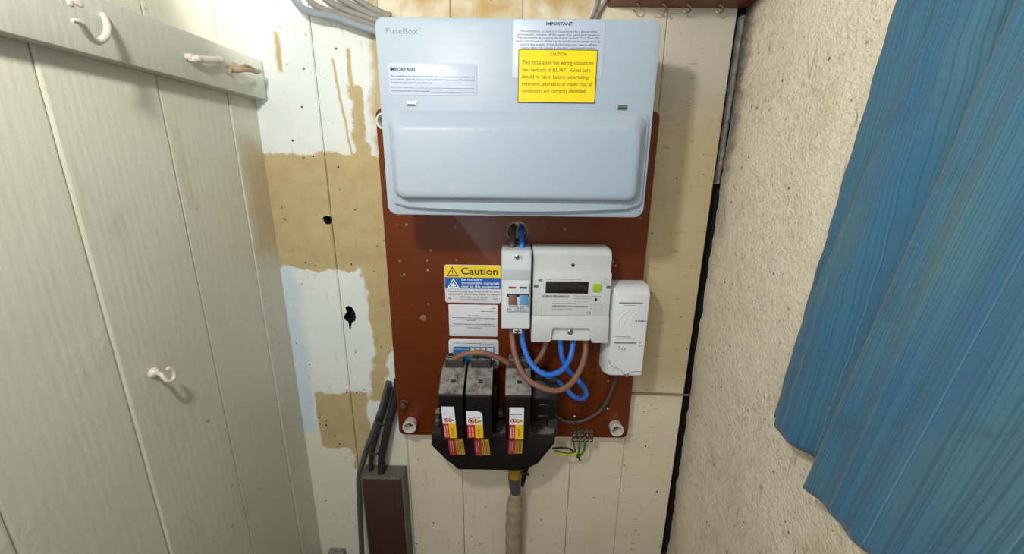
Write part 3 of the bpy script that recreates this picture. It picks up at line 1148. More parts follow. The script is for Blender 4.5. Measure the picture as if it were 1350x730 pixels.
# ------------------------------------------------------------------ isolator
IX0, IX1, IZ0, IZ1, IY = -0.0205, 0.0285, 0.571, 0.7095, -0.080
iso = thing('isolator_switch', (0.004, -0.0205, IZ0), 'slim white double-pole isolator switch between the stickers and the meter', 'switch')
bm = bmesh.new()
rr_loft(bm, [(IX0, IX1, IZ0, IZ1, .0025, -0.0206), (IX0, IX1, IZ0, IZ1, .0025, IY + .010), (IX0 + .0006, IX1 - .0006, IZ0 + .0025, IZ1 - .0025, .0025, IY + .003),
             (IX0 + .0016, IX1 - .0016, IZ0 + .006, IZ1 - .006, .0025, IY)])
obj('case', bm, M['iso'], iso)
x0, x1, z0, z1 = rect(663, 355, 699.5, 369, IY)
bm = bmesh.new()
plate(bm, IX0 + .0018, IX1 - .0018, z0, z1, IY + .001, IY - .0006, .0008, .0003)
obj('grey_band', bm, M['iso_band'], iso)
x0, x1, z0, z1 = rect(667.5, 374, 697.5, 410, IY - .004)
bm = bmesh.new()
plate(bm, x0, x1, z0, z1, IY + .001, IY - .0045, .0008, .0005)
sw = obj('switch_module', bm, M['iso'], iso)
W, Hh = x1 - x0, z1 - z0
ysw = IY - .0045
bm = bmesh.new()
box(bm, x0 + W * .02, x1 - W * .02, ysw - .0004, ysw + .001, z1 - Hh * .48, z1 - Hh * .36)
obj('shadow_gap', bm, M['slot'], sw, smooth=False)
polys('indicator', sw, M['red_dull'], ysw - .0003, [[(x0 + W * .10, z1 - Hh * .17), (x0 + W * .42, z1 - Hh * .17), (x0 + W * .42, z1 - Hh * .10), (x0 + W * .10, z1 - Hh * .10)]])
polys('indicator', sw, M['slot'], ysw - .0003, [[(x0 + W * .58, z1 - Hh * .17), (x0 + W * .90, z1 - Hh * .17), (x0 + W * .90, z1 - Hh * .10), (x0 + W * .58, z1 - Hh * .10)]])
for (a, b_, mm) in ((.10, .45, 'sw_brown'), (.58, .95, 'sw_blue')):
    bm = bmesh.new()
    xprism(bm, [(ysw + .002, z1 - Hh * .40), (ysw - .0005, z1 - Hh * .40), (ysw - .0052, z1 - Hh * .70), (ysw - .0052, z1 - Hh * .74), (ysw + .002, z1 - Hh * .74)], x0 + W * a, x0 + W * b_, .0004)
    tg = obj('toggle', bm, M[mm], sw)
    bm = bmesh.new()
    xprism(bm, [(ysw + .002, z1 - Hh * .735), (ysw - .0054, z1 - Hh * .735), (ysw - .003, z1 - Hh * .80), (ysw + .002, z1 - Hh * .80)], x0 + W * a, x0 + W * b_, .0003)
    obj('toggle_lip', bm, M['white_ink'], tg)
text('rating', sw, M['fadeink'], ysw - .0004, [('C', x0 + W * .36, None, z1 - Hh * .955, Hh * .07, 0.0), ('63A', x0 + W * .5, x0 + W * .78, z1 - Hh * .90, Hh * .07, 0.0), ('230V', x0 + W * .46, x0 + W * .92, z1 - Hh * .985, Hh * .07, 0.0)])
strokes('rating_bar', sw, M['fadeink'], ysw - .0004, squig(x0 + W * .04, x0 + W * .24, z1 - Hh * .92, .0024, 14))
for py in (338.5, 436):
    yy = IY - .0015 if py < 400 else IY + .004
    c = at(682, py, yy)
    bm = bmesh.new()
    plate(bm, c.x - .0075, c.x + .0075, c.z - .0045, c.z + .0045, IY + .011, yy, .0006, .0004)
    tb = obj('screw_tab', bm, M['iso'], iso)
    bm = bmesh.new()
    lathe(bm, [(.0036, .001), (.0036, -.0006), (.0028, -.0012), (.0003, -.0012)], (c.x, yy, c.z), 'y', 14)
    obj('screw', bm, M['chrome'], tb)
    strokes('slot_mark', tb, M['slot'], yy - .0014, [(c.x - .0028, c.x + .0028, c.z - .0005, c.z + .0005), (c.x - .0055, c.x - .0043, c.z - .001, c.z + .001), (c.x + .0043, c.x + .0055, c.z - .001, c.z + .001)])

# ------------------------------------------------------------------ electricity meter
MX0, MX1, MZ0, MZ1, MY = 0.0312, 0.1625, 0.5475, 0.711, -0.070
met = thing('electricity_meter', (0.097, -0.0205, MZ0), 'boxy light grey electricity meter with a dark display and lime green button', 'meter')
bm = bmesh.new()
rr_loft(bm, [(MX0, MX1, .60, MZ1, (.002, .008, .001, .001), -0.0206), (MX0, MX1, .60, MZ1, (.002, .008, .001, .001), -0.056), (MX0 + .0005, MX1 - .001, .60, MZ1 - .003, (.002, .008, .001, .001), -0.0625),
             (MX0 + .001, MX1 - .002, .60, MZ1 - .0085, (.002, .008, .001, .001), -0.066)])
obj('case', bm, M['grey_plastic'], met)
x0, x1, z0, z1 = rect(702.5, 359, 806, 418, MY)
zs = at(755, 416, MY).z
zt = at(755, 359.5, MY).z
bm = bmesh.new()
plate(bm, MX0 + .001, MX1 - .0005, zs, zt, -0.060, MY, .0015, .0012)
fp = obj('faceplate', bm, M['grey_plastic'], met)
# terminal cover with a cut-out at its lower edge
nx0, nx1, nz = at(727, 440, MY).x, at(778, 440, MY).x, at(752, 431, MY).z
bm = bmesh.new()
prism(bm, [(MX0, zs - .0004), (MX0, MZ0), (nx0 - .003, MZ0), (nx0, MZ0 + .004), (nx0, nz - .003), (nx0 + .003, nz), (nx1 - .003, nz), (nx1, nz - .003), (nx1, MZ0 + .008), (nx1 + .005, MZ0), (MX1 + .002, MZ0), (MX1, zs - .0004)],
      -0.0206, MY - .001, 0.0009)
obj('terminal_cover', bm, M['grey_plastic'], met)
bm = bmesh.new()
xprism(bm, [(-.022, nz + .002), (-.0625, nz + .002), (-.0625, nz - .010), (-.066, MZ0 + .0035), (-.066, MZ0 + .002), (-.022, MZ0 + .002)], nx0 - .001, nx1 + .001, .0005)
rc = obj('cover_recess', bm, M['grey_plastic'], met)
c = at(752, 437.5, -.0645)
bm = bmesh.new()
lathe(bm, [(.0050, .002), (.0050, -.0008), (.0042, -.0014), (.0034, -.0014), (.003, -.0006), (.0003, -.0006)], (c.x, c.y, c.z), 'y', 18)
obj('seal_screw', bm, M['chrome'], rc)
strokes('slot_mark', rc, M['slot'], c.y - .0010, [(c.x - .0022, c.x + .0022, c.z - .0004, c.z + .0004)])
x0, x1, z0, z1 = rect(720, 371.5, 775, 386, MY)
bm = bmesh.new()
plate(bm, x0 - .0008, x1 + .0008, z0 - .0008, z1 + .0008, MY + .001, MY - .0006, .0008, .0003)
dp = obj('display', bm, M['screen'], fp)
x0, x1, z0, z1 = rect(781.3, 374, 792.3, 384.5, MY)
bm = bmesh.new()
plate(bm, x0, x1, z0, z1, MY + .001, MY - .0018, .0008, .0005)
obj('button', bm, M['green'], fp)
for (px, py, rr) in ((785.5, 394.8, .0024), (755.5, 349.5, .0030)):
    yy = MY if py > 360 else -0.066
    c = at(px, py, yy)
    bm = bmesh.new()
    lathe(bm, [(rr, .001), (rr, -.0004), (rr * .7, -.0005), (.0003, -.0002)], (c.x, yy, c.z), 'y', 14)
    obj('port', bm, M['slot'], fp if py > 360 else met)
for (px, py) in ((707, 377), (802.5, 378.5)):
    c = at(px, py, MY)
    bm = bmesh.new()
    rr_loft(bm, [(c.x - .004, c.x + .004, c.z - .0026, c.z + .0026, .0018, MY + .001), (c.x - .004, c.x + .004, c.z - .0026, c.z + .0026, .0018, MY - .0006), (c.x - .003, c.x + .003, c.z - .0018, c.z + .0018, .0012, MY - .0002)])
    obj('side_catch', bm, plain('grey_catch', (120, 124, 120), .5) if 'grey_catch' not in bpy.data.materials else bpy.data.materials['grey_catch'], met)
yp = MY - .0003


def mrow(px0, px1, py, h, seed):
    a, b_ = at(px0, py, MY), at(px1, py, MY)
    return squig(a.x, b_.x, (a.z + b_.z) / 2, h, seed)


def barcode(px0, px1, py, h, seed):
    a, b_ = at(px0, py, MY), at(px1, py, MY)
    rnd_ = random.Random(seed)
    out, x = [], a.x
    while x < b_.x:
        w = rnd_.uniform(.0003, .0009)
        out.append((x, x + w, a.z - h / 2, a.z + h / 2))
        x += w + rnd_.uniform(.0003, .0008)
    return out


strokes('barcode', fp, M['fadeink'], yp, barcode(715, 750.5, 390.5, .0042, 21) + barcode(728, 775, 403.5, .0030, 22))
strokes('small_print', fp, M['greyink'], yp, mrow(719.5, 727, 368, .0017, 31) + mrow(729, 766, 368, .0012, 32) + mrow(757, 778, 390, .0012, 33) + mrow(757, 779, 393.5, .0012, 34) + mrow(757, 776, 397, .0012, 35) +
        mrow(728, 760, 399.5, .0012, 36) + mrow(728, 755, 407.5, .0012, 37) + mrow(780, 793, 390.5, .0012, 38))
a, b_ = at(772.8, 414, MY), at(779, 414, MY)
text('conformity_mark', fp, M['fadeink'], yp, [('CE', a.x, b_.x, a.z, .0044, 0.0)])
c0, c1 = at(796, 374, MY), at(802, 368, MY)
lines = [(c0.x, c1.x, c0.z, c0.z + .0005), (c0.x, c1.x, c1.z - .0005, c1.z), (c0.x, c0.x + .0005, c0.z, c1.z), (c1.x - .0005, c1.x, c0.z, c1.z), (c0.x + .002, c1.x - .002, c0.z + .003, c0.z + .0035)]
c0, c1 = at(779, 408, MY), at(793.5, 401, MY)
lines += [(c0.x, c1.x, c0.z, c0.z + .0003), (c0.x, c1.x, c1.z - .0003, c1.z), (c0.x, c0.x + .0003, c0.z, c1.z), (c1.x - .0003, c1.x, c0.z, c1.z)]
c0, c1 = at(713.5, 416, MY), at(714, 404, MY)
lines += [(c0.x, c0.x + .0005, c0.z, c1.z)]
strokes('printed_frame', fp, M['greyink'], yp, lines)
c = at(712, 369.5, MY)
polys('maker_mark', fp, M['greyink'], yp, [[(c.x - .005, c.z + .001), (c.x, c.z - .002), (c.x + .005, c.z + .001), (c.x, c.z + .002)]] + ring_pts(c.x + .001, c.z, .0026, .002, 12))

# ------------------------------------------------------------------ receiver box on the right edge
RX0, RX1, RZ0, RZ1, RY = 0.1665, 0.2315, 0.4785, 0.647, -0.065
rec = thing('receiver_box', (0.199, -0.0205, RZ0), 'slim white plastic receiver box right of the meter, with moulded arcs', 'receiver')
bm = bmesh.new()
rr_loft(bm, [(RX0 - .003, RX1 + .001, RZ0, RZ1, .004, -0.0206), (RX0 - .003, RX1 + .001, RZ0, RZ1, .004, -0.045), (RX0 + .0015, RX1, RZ0 + .002, RZ1 - .005, .004, -0.058),
             (RX0 + .0055, RX1 - .001, RZ0 + .0035, RZ1 - .0115, .004, -0.0636), (RX0 + .0075, RX1 - .0022, RZ0 + .0050, RZ1 - .0135, .004, RY)], 5)
rcase = obj('case', bm, M['recv'], rec)
# moulded arcs, grooves and the screw scoop


def groove_bar(name, px0, px1, py, h, mat_, par):
    a, b_ = at(px0, py, RY), at(px1, py, RY)
    bm_ = bmesh.new()
    z = (a.z + b_.z) / 2
    box(bm_, a.x, b_.x, RY - .0005, RY + .001, z - h / 2, z + h / 2, .0002, 1)
    return obj(name, bm_, mat_, par)


gm = plain('grey_groove', (140, 144, 148), 0.6, var=0.08)
groove_bar('vent_groove', 816, 847.5, 399.5, .0028, gm, rec)
groove_bar('vent_groove', 809.5, 839, 451.5, .0034, gm, rec)
for k in range(3):
    bm = bmesh.new()
    ofs = 7.2 * k
    P = [(815.5 + ofs, 425), (818 + ofs, 420), (823 + ofs, 414), (828 + ofs, 410.0 - k * .3), (833 + ofs - k * 1.5, 408)]
    tube(bm, [at(p[0], p[1], RY - .0004) for p in P], lambda t: .0012 * (1 - .5 * t), 6, 4, 0.6)
    obj('moulded_arc', bm, M['recv'], rec)
    bm = bmesh.new()
    P = [(815.5 + ofs, 425), (817.5 + ofs, 430), (821.5 + ofs - k, 434.5 - k)]
    tube(bm, [at(p[0], p[1], RY - .0003) for p in P], .0007, 6, 4, 0.6)
    obj('moulded_arc', bm, M['recv'], rec)
a, b_ = at(837.5, 422.8, RY), at(852, 422.8, RY)
strokes('maker_print', rec, M['navy_ink'], RY - .0004, squig(a.x, b_.x, a.z, .0022, 41, .1))


def rrow(px0, px1, py, h, seed):
    a, b_ = at(px0, py, RY), at(px1, py, RY)
    return squig(a.x, b_.x, (a.z + b_.z) / 2, h, seed)


strokes('small_print', rec, M['greyink'], RY - .0004, rrow(811, 831, 443.5, .0014, 42) + rrow(813, 838, 446, .0010, 43) + rrow(822, 838, 402.5, .0010, 45) + rrow(845, 849, 451, .001, 46) + rrow(845, 849, 455.5, .001, 47))
a, b_ = at(818.5, 461, RY), at(825, 461, RY)
text('conformity_mark', rec, M['fadeink'], RY - .0004, [('CE', a.x, b_.x, a.z, .0046, 0.0)])
strokes('bin_mark', rec, M['fadeink'], RY - .0004, rrow(815, 817.5, 457, .0018, 48) + rrow(815, 817.5, 460, .0018, 49))
for py in (451.2, 455.6):
    c = at(843.3, py, RY)
    bm = bmesh.new()
    lathe(bm, [(.0010, .001), (.0010, -.0004), (.0002, -.0004)], (c.x, RY, c.z), 'y', 10)
    obj('indicator', bm, M['slot'], rec)
c = at(825.5, 493, RY + .002)
bm = bmesh.new()
lathe(bm, [(.0044, .003), (.0044, -.0018), (.0036, -.0026), (.0024, -.0026), (.002, -.0018), (.0003, -.0018)], (c.x, c.y, c.z), 'y', 18)
sc_ = obj('screw', bm, M['chrome'], rec)
strokes('slot_mark', sc_, M['slot'], c.y - .0022, [(c.x - .0018, c.x + .0018, c.z - .0004, c.z + .0004)])
bm = bmesh.new()
tube(bm, [at(p[0], p[1], RY - .0002) for p in ((802.5, 474), (804.5, 480), (810, 484), (817, 487), (821, 491), (825, 496), (830, 491.5), (836, 490), (846, 489.5))], .0006, 6, 5, .5)
obj('cover_seam', bm, gm, rec)

# ------------------------------------------------------------------ service cut-out
cut_ = thing('service_cutout', (-0.035, -0.0205, 0.281), 'black bakelite supply cut-out base at the foot of the board', 'cut-out')
bm = bmesh.new()
prism(bm, [(-.149, .362), (-.151, .335), (-.120, .298), (-.108, .293), (-.103, .2815), (.031, .2815), (.036, .293), (.049, .296), (.080, .343), (.080, .362)], -.0206, -.071, .002)
obj('lower_block', bm, M['black'], cut_)
for (xa, xb, zt_) in ((-.140, -.028, .445), (-.012, .030, .445)):
    bm = bmesh.new()
    box(bm, xa, xb, -.0415, -.0206, .3625, zt_, .002, 2)
    obj('back_block', bm, M['black'], cut_)
for (xa, xb) in ((-.0285, -.0125), (.0325, .0790)):
    bm = bmesh.new()
    box(bm, xa, xb, -.0695, -.0300 if xa < 0 else -.0210, .3618, .3636, .0006, 1)
    obj('dusty_ledge', bm, M['dustcap'], cut_)
# neutral block
bm = bmesh.new()
a, b_ = at(704, 500, -.075), at(736, 545, -.075)
xprism(bm, [(-.0206, .390), (-.066, .390), (-.072, .397), (-.076, .440), (-.070, .455), (-.052, .470), (-.0206, .470)], .036, .081, .0018)
nb = obj('neutral_block', bm, M['black'], cut_)
bm = bmesh.new()
box(bm, .040, .060, -.060, -.040, .468, .480, .002, 2)
obj('terminal', bm, M['dustcap'], nb)
for k, z in enumerate((.425, .402)):
    bm = bmesh.new()
    box(bm, .046, .066, -.0778, -.0725, z, z + .004, .0006, 1)
    obj('rib', bm, M['black'], nb)
for (px, py) in ((577, 545), (577, 556), (660, 546)):
    c = at(px, py, -.055)
    bm = bmesh.new()
    lathe(bm, [(.005, .012), (.005, -.003), (.0042, -.005), (.0025, -.005), (.0003, -.004)], (c.x, c.y, c.z), 'y', 14)
    obj('side_screw', bm, M['dustcap'], cut_)
bm = bmesh.new()
prism(bm, [(-.152, .352), (-.149, .318), (-.132, .325), (-.134, .352)], -.0215, -.058, .0015)
obj('side_ear', bm, M['dustcap'], cut_)
bm = bmesh.new()
prism(bm, [(.066, .362), (.072, .325), (.086, .345), (.085, .395), (.072, .396)], -.0215, -.052, .0015)
obj('side_ear', bm, M['dustcap'], cut_)

# three fuse carriers with warning tags
FY = -0.110
FC = [(578, 610.5), (613.5, 648.5), (666, 700.5)]
FL = ['leftmost black fuse carrier of the cut-out, with a red and yellow tag', 'middle black fuse carrier, close beside the leftmost one, torn tag',
      'rightmost black fuse carrier of the cut-out, standing apart below the isolator']
for k, (pa, pb) in enumerate(FC):
    xa, xb = at(pa, 522, FY).x, at(pb, 522, FY).x
    root = thing('fuse_carrier', ((xa + xb) / 2, -0.045, .362), FL[k], 'fuse', 'fuse carriers in the cut-out')
    bm = bmesh.new()
    xprism(bm, [(-.0425, .3725), (-.1005, .3725), (-.106, .380), (FY, .462), (FY, .4655), (-.0700, .4900), (-.0425, .4900)], xa + .0012, xb - .0012, .0016)
    bd_ = obj('body', bm, M['black'], root)
    bm = bmesh.new()
    for q in (.34, .66):
        xm = xa + (xb - xa) * q
        xprism(bm, [(-.104, .384), (-.1078, .384), (FY - .0016, .455), (-.104, .455)], xm - .0015, xm + .0015)
    obj('ridge', bm, M['black'], bd_)
    # dust-covered sloping cap
    bm = bmesh.new()
    xprism(bm, [(-.0420, .4885), (-.0690, .4885), (FY + .0005, .4635), (FY - .0012, .4655), (FY - .0010, .4690), (-.0700, .4955), (-.0420, .4960)], xa, xb, .0010)
    cp = obj('dust_cap', bm, M['dustcap'], root)
    bm = bmesh.new()
    xm = (xa + xb) / 2 + .002
    box(bm, xm - .0040, xm + .0040, -.094, -.086, .478, .4835, .0008, 1)
    obj('catch', bm, M['black'], cp)
    # terminal block behind it with two round wells
    bm = bmesh.new()
    box(bm, xa + .005, xb - .004, -.069, -.0425, .494, .511, .0022, 2)
    tbk = obj('terminal_block', bm, M['dustcap'], root)
    for q in (.27, .72):
        bm = bmesh.new()
        xm = xa + .006 + (xb - xa - .011) * q
        lathe(bm, [(.0082, -.001), (.0082, .0026), (.0070, .0030), (.0062, .0012), (.0003, .0010)], (xm, -.0555, .511), 'z', 16)
        obj('well', bm, M['dustcap'], tbk)
        bm = bmesh.new()
        lathe(bm, [(.0058, -.0005), (.0058, .0018), (.0003, .0016)], (xm, -.0555, .511), 'z', 14)
        obj('well_shadow', bm, M['slot'], tbk)
    # tag, hanging along the slightly sloping face
    tx = ((583.5, 600.5), (615.5, 636.5), (671.5, 690.5))[k]
    ty = ((536, 578), (542, 578), (537, 579.5))[k]
    tl_ = ((592, 612, 597, 579), (626, 645.5, 598, 580), (670.5, 688.5, 596, 580))[k]
    yt = FY - .0022
    x0, x1, z0, z1 = rect(tx[0], ty[0], tx[1], ty[1], yt)
    lean = (.0035, .0015, .0)[k]

    def txf(co, z0=z0, z1=z1, lean=lean):
        u = (z1 - co.z) / (z1 - z0)
        return Vector((co.x + lean * (u - .5), co.y + .0022 * u, co.z))
    bm = bmesh.new()
    rad = (.0008, .0008, .0008, .0008) if k != 1 else (.0008, .0085, .0008, .0008)
    rr_loft(bm, [(x0, x1, z0, z1, rad, yt + .0004), (x0, x1, z0, z1, rad, yt)], 4)
    for v in bm.verts:
        v.co = txf(v.co)
    tg = obj('warning_tag', bm, M['tag_white'], root, smooth=False)
    W, Hh = x1 - x0, z1 - z0
    if k == 1:
        cut1 = .50
    else:
        cut1 = .54
    zc = z1 - Hh * cut1
    xm = x0 + W * (.44, .5, .42)[k]
    polys('red_panel', tg, M['red_ink'], yt - .0003, [[(x0, z0), (xm, z0), (xm, zc), (x0, zc)]], txf)
    polys('yellow_panel', tg, M['tag_yellow'], yt - .0003, [[(xm, z0), (x1, z0), (x1, zc), (xm, zc)]], txf)

    def rt(co, txf=txf, ox=0):
        return txf(co)
    strokes('maker_print', tg, M['navy_ink'], yt - .0003, squig(x0 + W * .10, x1 - W * .14, z1 - Hh * .22, .0014, 60 + k), txf)
    ccx, ccz = x0 + W * .28, z1 - Hh * (.42 if k != 1 else .36)
    polys('no_entry_symbol', tg, M['red_ink'], yt - .0004, ring_pts(ccx, ccz, W * .20, W * .15, 16) + [[(ccx - W * .14, ccz + W * .10), (ccx - W * .10, ccz + W * .14), (ccx + W * .14, ccz - W * .10), (ccx + W * .10, ccz - W * .14)]], txf)
    polys('hand_symbol', tg, M['ink'], yt - .0003, [[(ccx - W * .07, ccz - W * .09), (ccx + W * .07, ccz - W * .09), (ccx + W * .05, ccz + W * .09), (ccx - W * .03, ccz + W * .09)]], txf)
    cx2 = x0 + W * .72
    q_ = W * .22
    polys('warning_triangle', tg, M['tag_yellow'], yt - .0003, [[(cx2 - q_, ccz - q_ * .85), (cx2 + q_, ccz), (cx2 - q_, ccz + q_ * .85)]], txf)
    A, B, C_ = Vector((cx2 - q_, ccz - q_ * .85)), Vector((cx2 + q_, ccz)), Vector((cx2 - q_, ccz + q_ * .85))
    g = (A + B + C_) / 3
    k_ = .72
    a2, b2, c2 = g + (A - g) * k_, g + (B - g) * k_, g + (C_ - g) * k_
    polys('warning_outline', tg, M['ink'], yt - .0004, [[A, B, b2, a2], [B, C_, c2, b2], [C_, A, a2, c2]], txf)
    # sideways lettering

    def side(xc, zc_, half):
        return lambda v: txf(Vector((xc - (v.z - 0) , v.y, zc_ + (v.x))))
    hh = zc - z0
    text('sideways_lettering', tg, M['white_ink'], yt - .0005, [('DO NOT', 0, hh * .8, W * -.02, W * .11, .02), ('DO NOT', 0, hh * .8, W * -.20, W * .11, .02)], side((x0 + xm) / 2 - W * .06, z0 + hh * .1, 0))
    text('sideways_lettering', tg, M['ink'], yt - .0005, [('WAIT', 0, hh * .55, W * -.03, W * .12, .01)], side((x1 + xm) / 2, z0 + hh * .2, 0))
    # soiled lower end of the tag, bent over the base
    ya = FY + .010
    X0, X1, Z0, Z1 = rect(tl_[0], tl_[3], tl_[1], tl_[2], ya)
    lean2 = (.004, .003, -.001)[k]

    def lxf2(co, Z0=Z0, Z1=Z1, lean2=lean2):
        u = (Z1 - co.z) / (Z1 - Z0)
        return Vector((co.x + lean2 * (u - .5), co.y - .004 * u, co.z))
    Xm = X0 + (X1 - X0) * .48
    bm = bmesh.new()
    box(bm, X0, Xm, ya - .0004, ya + .0004, Z0, Z1 + .004, xf=lxf2)
    tl2 = obj('tag_end_red', bm, M['red_dull'], root, smooth=False)
    bm = bmesh.new()
    box(bm, Xm, X1, ya - .0004, ya + .0004, Z0 + .001, Z1 + .004, xf=lxf2)
    ty2 = obj('tag_end_yellow', bm, M['yellow_dull'], root, smooth=False)
    strokes('smudged_print', ty2, M['bolt'], ya - .0006, [(Xm + (X1 - Xm) * q, Xm + (X1 - Xm) * (q + .08), Z0 + .003, Z1 - .003) for q in (.15, .35, .55, .75)], lxf2)
    strokes('smudged_print', tl2, plain('pink_smudge', (206, 120, 116), .6) if 'pink_smudge' not in bpy.data.materials else bpy.data.materials['pink_smudge'], ya - .0006,
            [(X0 + (Xm - X0) * q, X0 + (Xm - X0) * (q + .14), Z0 + .006, Z1 - .002) for q in (.2, .5)], lxf2)

# ------------------------------------------------------------------ cables


def cable(name, mat_, path, rad, label, cat='cable', seg=10, per=7, group=None, flat=1.0, axis=None):
    bm_ = bmesh.new()
    tube(bm_, [Vector(p) for p in path], rad, seg, per, flat, axis)
    return tag(obj(name, bm_, mat_, angle=80), label, cat, group)


def P(px, py, y):
    return at(px, py, y)


RT = 0.0049
cable('brown_tail', M['wire_brown'], [P(589, 487, -.0555), P(591, 480, -.057), P(600, 472, -.064), P(617, 465.5, -.070), P(640, 465.5, -.070), P(660, 473, -.066), P(683, 484, -.060), P(702, 480, -.054), P(714, 467, -.050), P(720, 450, -.048), P(720, 440, -.046)],
      RT, 'brown cable arching from the leftmost fuse over the blue number sticker', 'cable')
cable('brown_tail', M['wire_brown'], [P(674.5, 434, -.058), P(675.5, 448, -.064), P(680, 472, -.082), P(692, 496, -.098), P(712, 510, -.106), P(735, 514.5, -.106), P(753, 505, -.096), P(766, 484, -.076), P(771.5, 464, -.058), P(772, 446, -.046)],
      RT, 'brown cable looping low from isolator bottom to the right of the meter', 'cable')
cable('blue_tail', M['wire_blue'], [P(688, 434, -.056), P(689, 450, -.062), P(697, 474, -.078), P(710, 489, -.088), P(724, 494, -.090), P(740, 488, -.082), P(751, 473, -.066), P(755, 456, -.054), P(755.5, 444, -.046)],
      RT, 'bright blue cable in a U from isolator bottom to meter bottom', 'cable')
cable('blue_tail', M['wire_blue'], [P(738, 443, -.044), P(739, 456, -.048), P(742, 474, -.052), P(750, 489, -.052), P(761, 500, -.052), P(770, 511, -.052), P(772.5, 520, -.050), P(766, 525.5, -.048), P(756, 522, -.048), P(746, 512, -.048), P(733, 502, -.050), P(716, 497, -.050), P(712, 503, -.050)],
      RT, 'blue cable with a hanging loop right of the black neutral block', 'cable')
cable('brown_tail', plain('shaded_brown_pvc', (104, 84, 76), .5), [P(678, 296, .014), P(677, 301, -.012), P(676, 310, -.034), P(675, 322, -.050), P(675, 334, -.056)], RT, 'short dark brown cable between board hole and isolator top', 'cable')
cable('blue_tail', M['wire_blue'], [P(687, 296, .014), P(687, 301, -.012), P(687.5, 310, -.034), P(688, 322, -.050), P(688, 334, -.056)], RT, 'short blue cable between board hole and isolator top', 'cable')
# collars where tails enter the meter
fx = cable('flex_lead', M['wire_flex'], [P(811, 494, -.030), P(810, 503, -.029), P(803, 522, -.0255), P(793, 539, -.0250), P(780, 549, -.0250), P(764, 555.5, -.0250), P(750, 556, -.0250), P(738, 551, -.0255), P(726, 543, -.030)],
           .0036, 'dusty thin flex curving from receiver box to the cut-out', 'cable', 8)
for (px, py, sx) in ((758, 555, 0), (797, 536.5, 1)):
    c = at(px, py, -.0255)
    bm = bmesh.new()
    a_ = R(-10 if sx == 0 else 50)
    pts = [(c.x + (math.cos(a_ + PI / 2) * u), -.0206 - .0085 * math.cos(u / .0056 * PI / 2) if abs(u) < .0056 else -.0206, c.z + math.sin(a_ + PI / 2) * u) for u in (-.0075, -.0056, -.004, 0, .004, .0056, .0075)]
    tube(bm, pts, .0018, 8, 4)
    cl = tag(obj('cable_clip', bm, M['slot']), 'black cable clip holding the flex %s' % ('above the clear terminal strip' if sx == 0 else 'below the receiver box'), 'clip', 'clips on the flex')
    c2 = at(px - .5, py - 6.5, -.026) if sx == 0 else at(801, 538, -.026)
    bm = bmesh.new()
    lathe(bm, [(.0008, .0054), (.0008, -.0005), (.0028, -.0005), (.0030, -.0016), (.0018, -.0026), (.0003, -.0028)], (c2.x, c2.y, c2.z), 'y', 12)
    obj('nail', bm, M['chrome'], cl)

# clear terminal strip with earth wires
x0, x1, z0, z1 = rect(754, 569, 783, 582, -.030)
tsr = thing('terminal_strip', ((x0 + x1) / 2, -.0205, z0), 'clear plastic screw terminal strip at the bottom edge of the board', 'terminal strip')
nT = 5
for k in range(nT):
    xa = x0 + (x1 - x0) * k / nT
    xb = x0 + (x1 - x0) * (k + .80) / nT
    bm = bmesh.new()
    box(bm, xa, xb, -.0335, -.0210, z0, z1, .0016, 2)
    blk = obj('block', bm, M['clear'], tsr)
    for zq in (.28, .74):
        bm = bmesh.new()
        cz_ = z0 + (z1 - z0) * zq
        lathe(bm, [(.0021, .006), (.0021, -.0008), (.0015, -.0014), (.0003, -.0014)], ((xa + xb) / 2, -.0335, cz_), 'y', 10)
        obj('screw', bm, M['chrome'], blk)
for k, px in enumerate((755, 761)):
    pass
ew = [('green_wire', 'wire_green', [P(770, 579, -.028), P(771, 588, -.030), P(768, 597, -.030), P(763, 601, -.028)], .0021, 'short green earth wire below the terminal strip, on the right'),
      ('green_wire', 'wire_green', [P(764, 579, -.028), P(764, 588, -.033), P(763, 596, -.032), P(761, 603, -.028)], .0021, 'short green earth wire below the terminal strip, in the middle'),
      ('green_wire', plain('dull_green_pvc', (84, 96, 66), .5), [P(757, 579, -.028), P(757, 588, -.031), P(759, 596, -.030), P(761, 602, -.028)], .0019, 'dull green wire below the left end of the terminal strip'),
      ('earth_wire', 'wire_yellow', [P(730, 594.5, -.030), P(738, 597, -.034), P(748, 599, -.035), P(757, 598, -.032), P(760, 597, -.030)], .0024, 'yellow and green earth wire running left to the cut-out'),
      ('black_wire', 'wire_black', [P(728, 591, -.026), P(740, 590, -.028), P(752, 592, -.027), P(760, 599, -.025), P(765, 607, -.015)], .0020, 'thin black wire beside the yellow earth wire')]
for (nm, mt, pth, rd, lb) in ew:
    cable(nm, M[mt] if isinstance(mt, str) else mt, pth, rd, lb, 'wire', 8, 6)
bm = bmesh.new()
tube(bm, [P(732, 593.2, -.0325), P(740, 595.3, -.0365), P(749, 597, -.0375), P(756, 596.2, -.0345)], .0009, 6, 5)
o_ = obj('green_stripe', bm, M['wire_green'], [o for o in COL.objects if o.name == 'earth_wire'][0])

# thin painted wire from the board to the corner
cable('painted_wire', M['wire_olive'], [P(829, 519, -.004), P(845, 518.5, -.003), P(870, 519, -.0028), P(890, 520, -.0028), P(911, 520.5, -.002)], .0019, 'thin dull green wire running right from the board to the corner', 'wire', 8, 5)

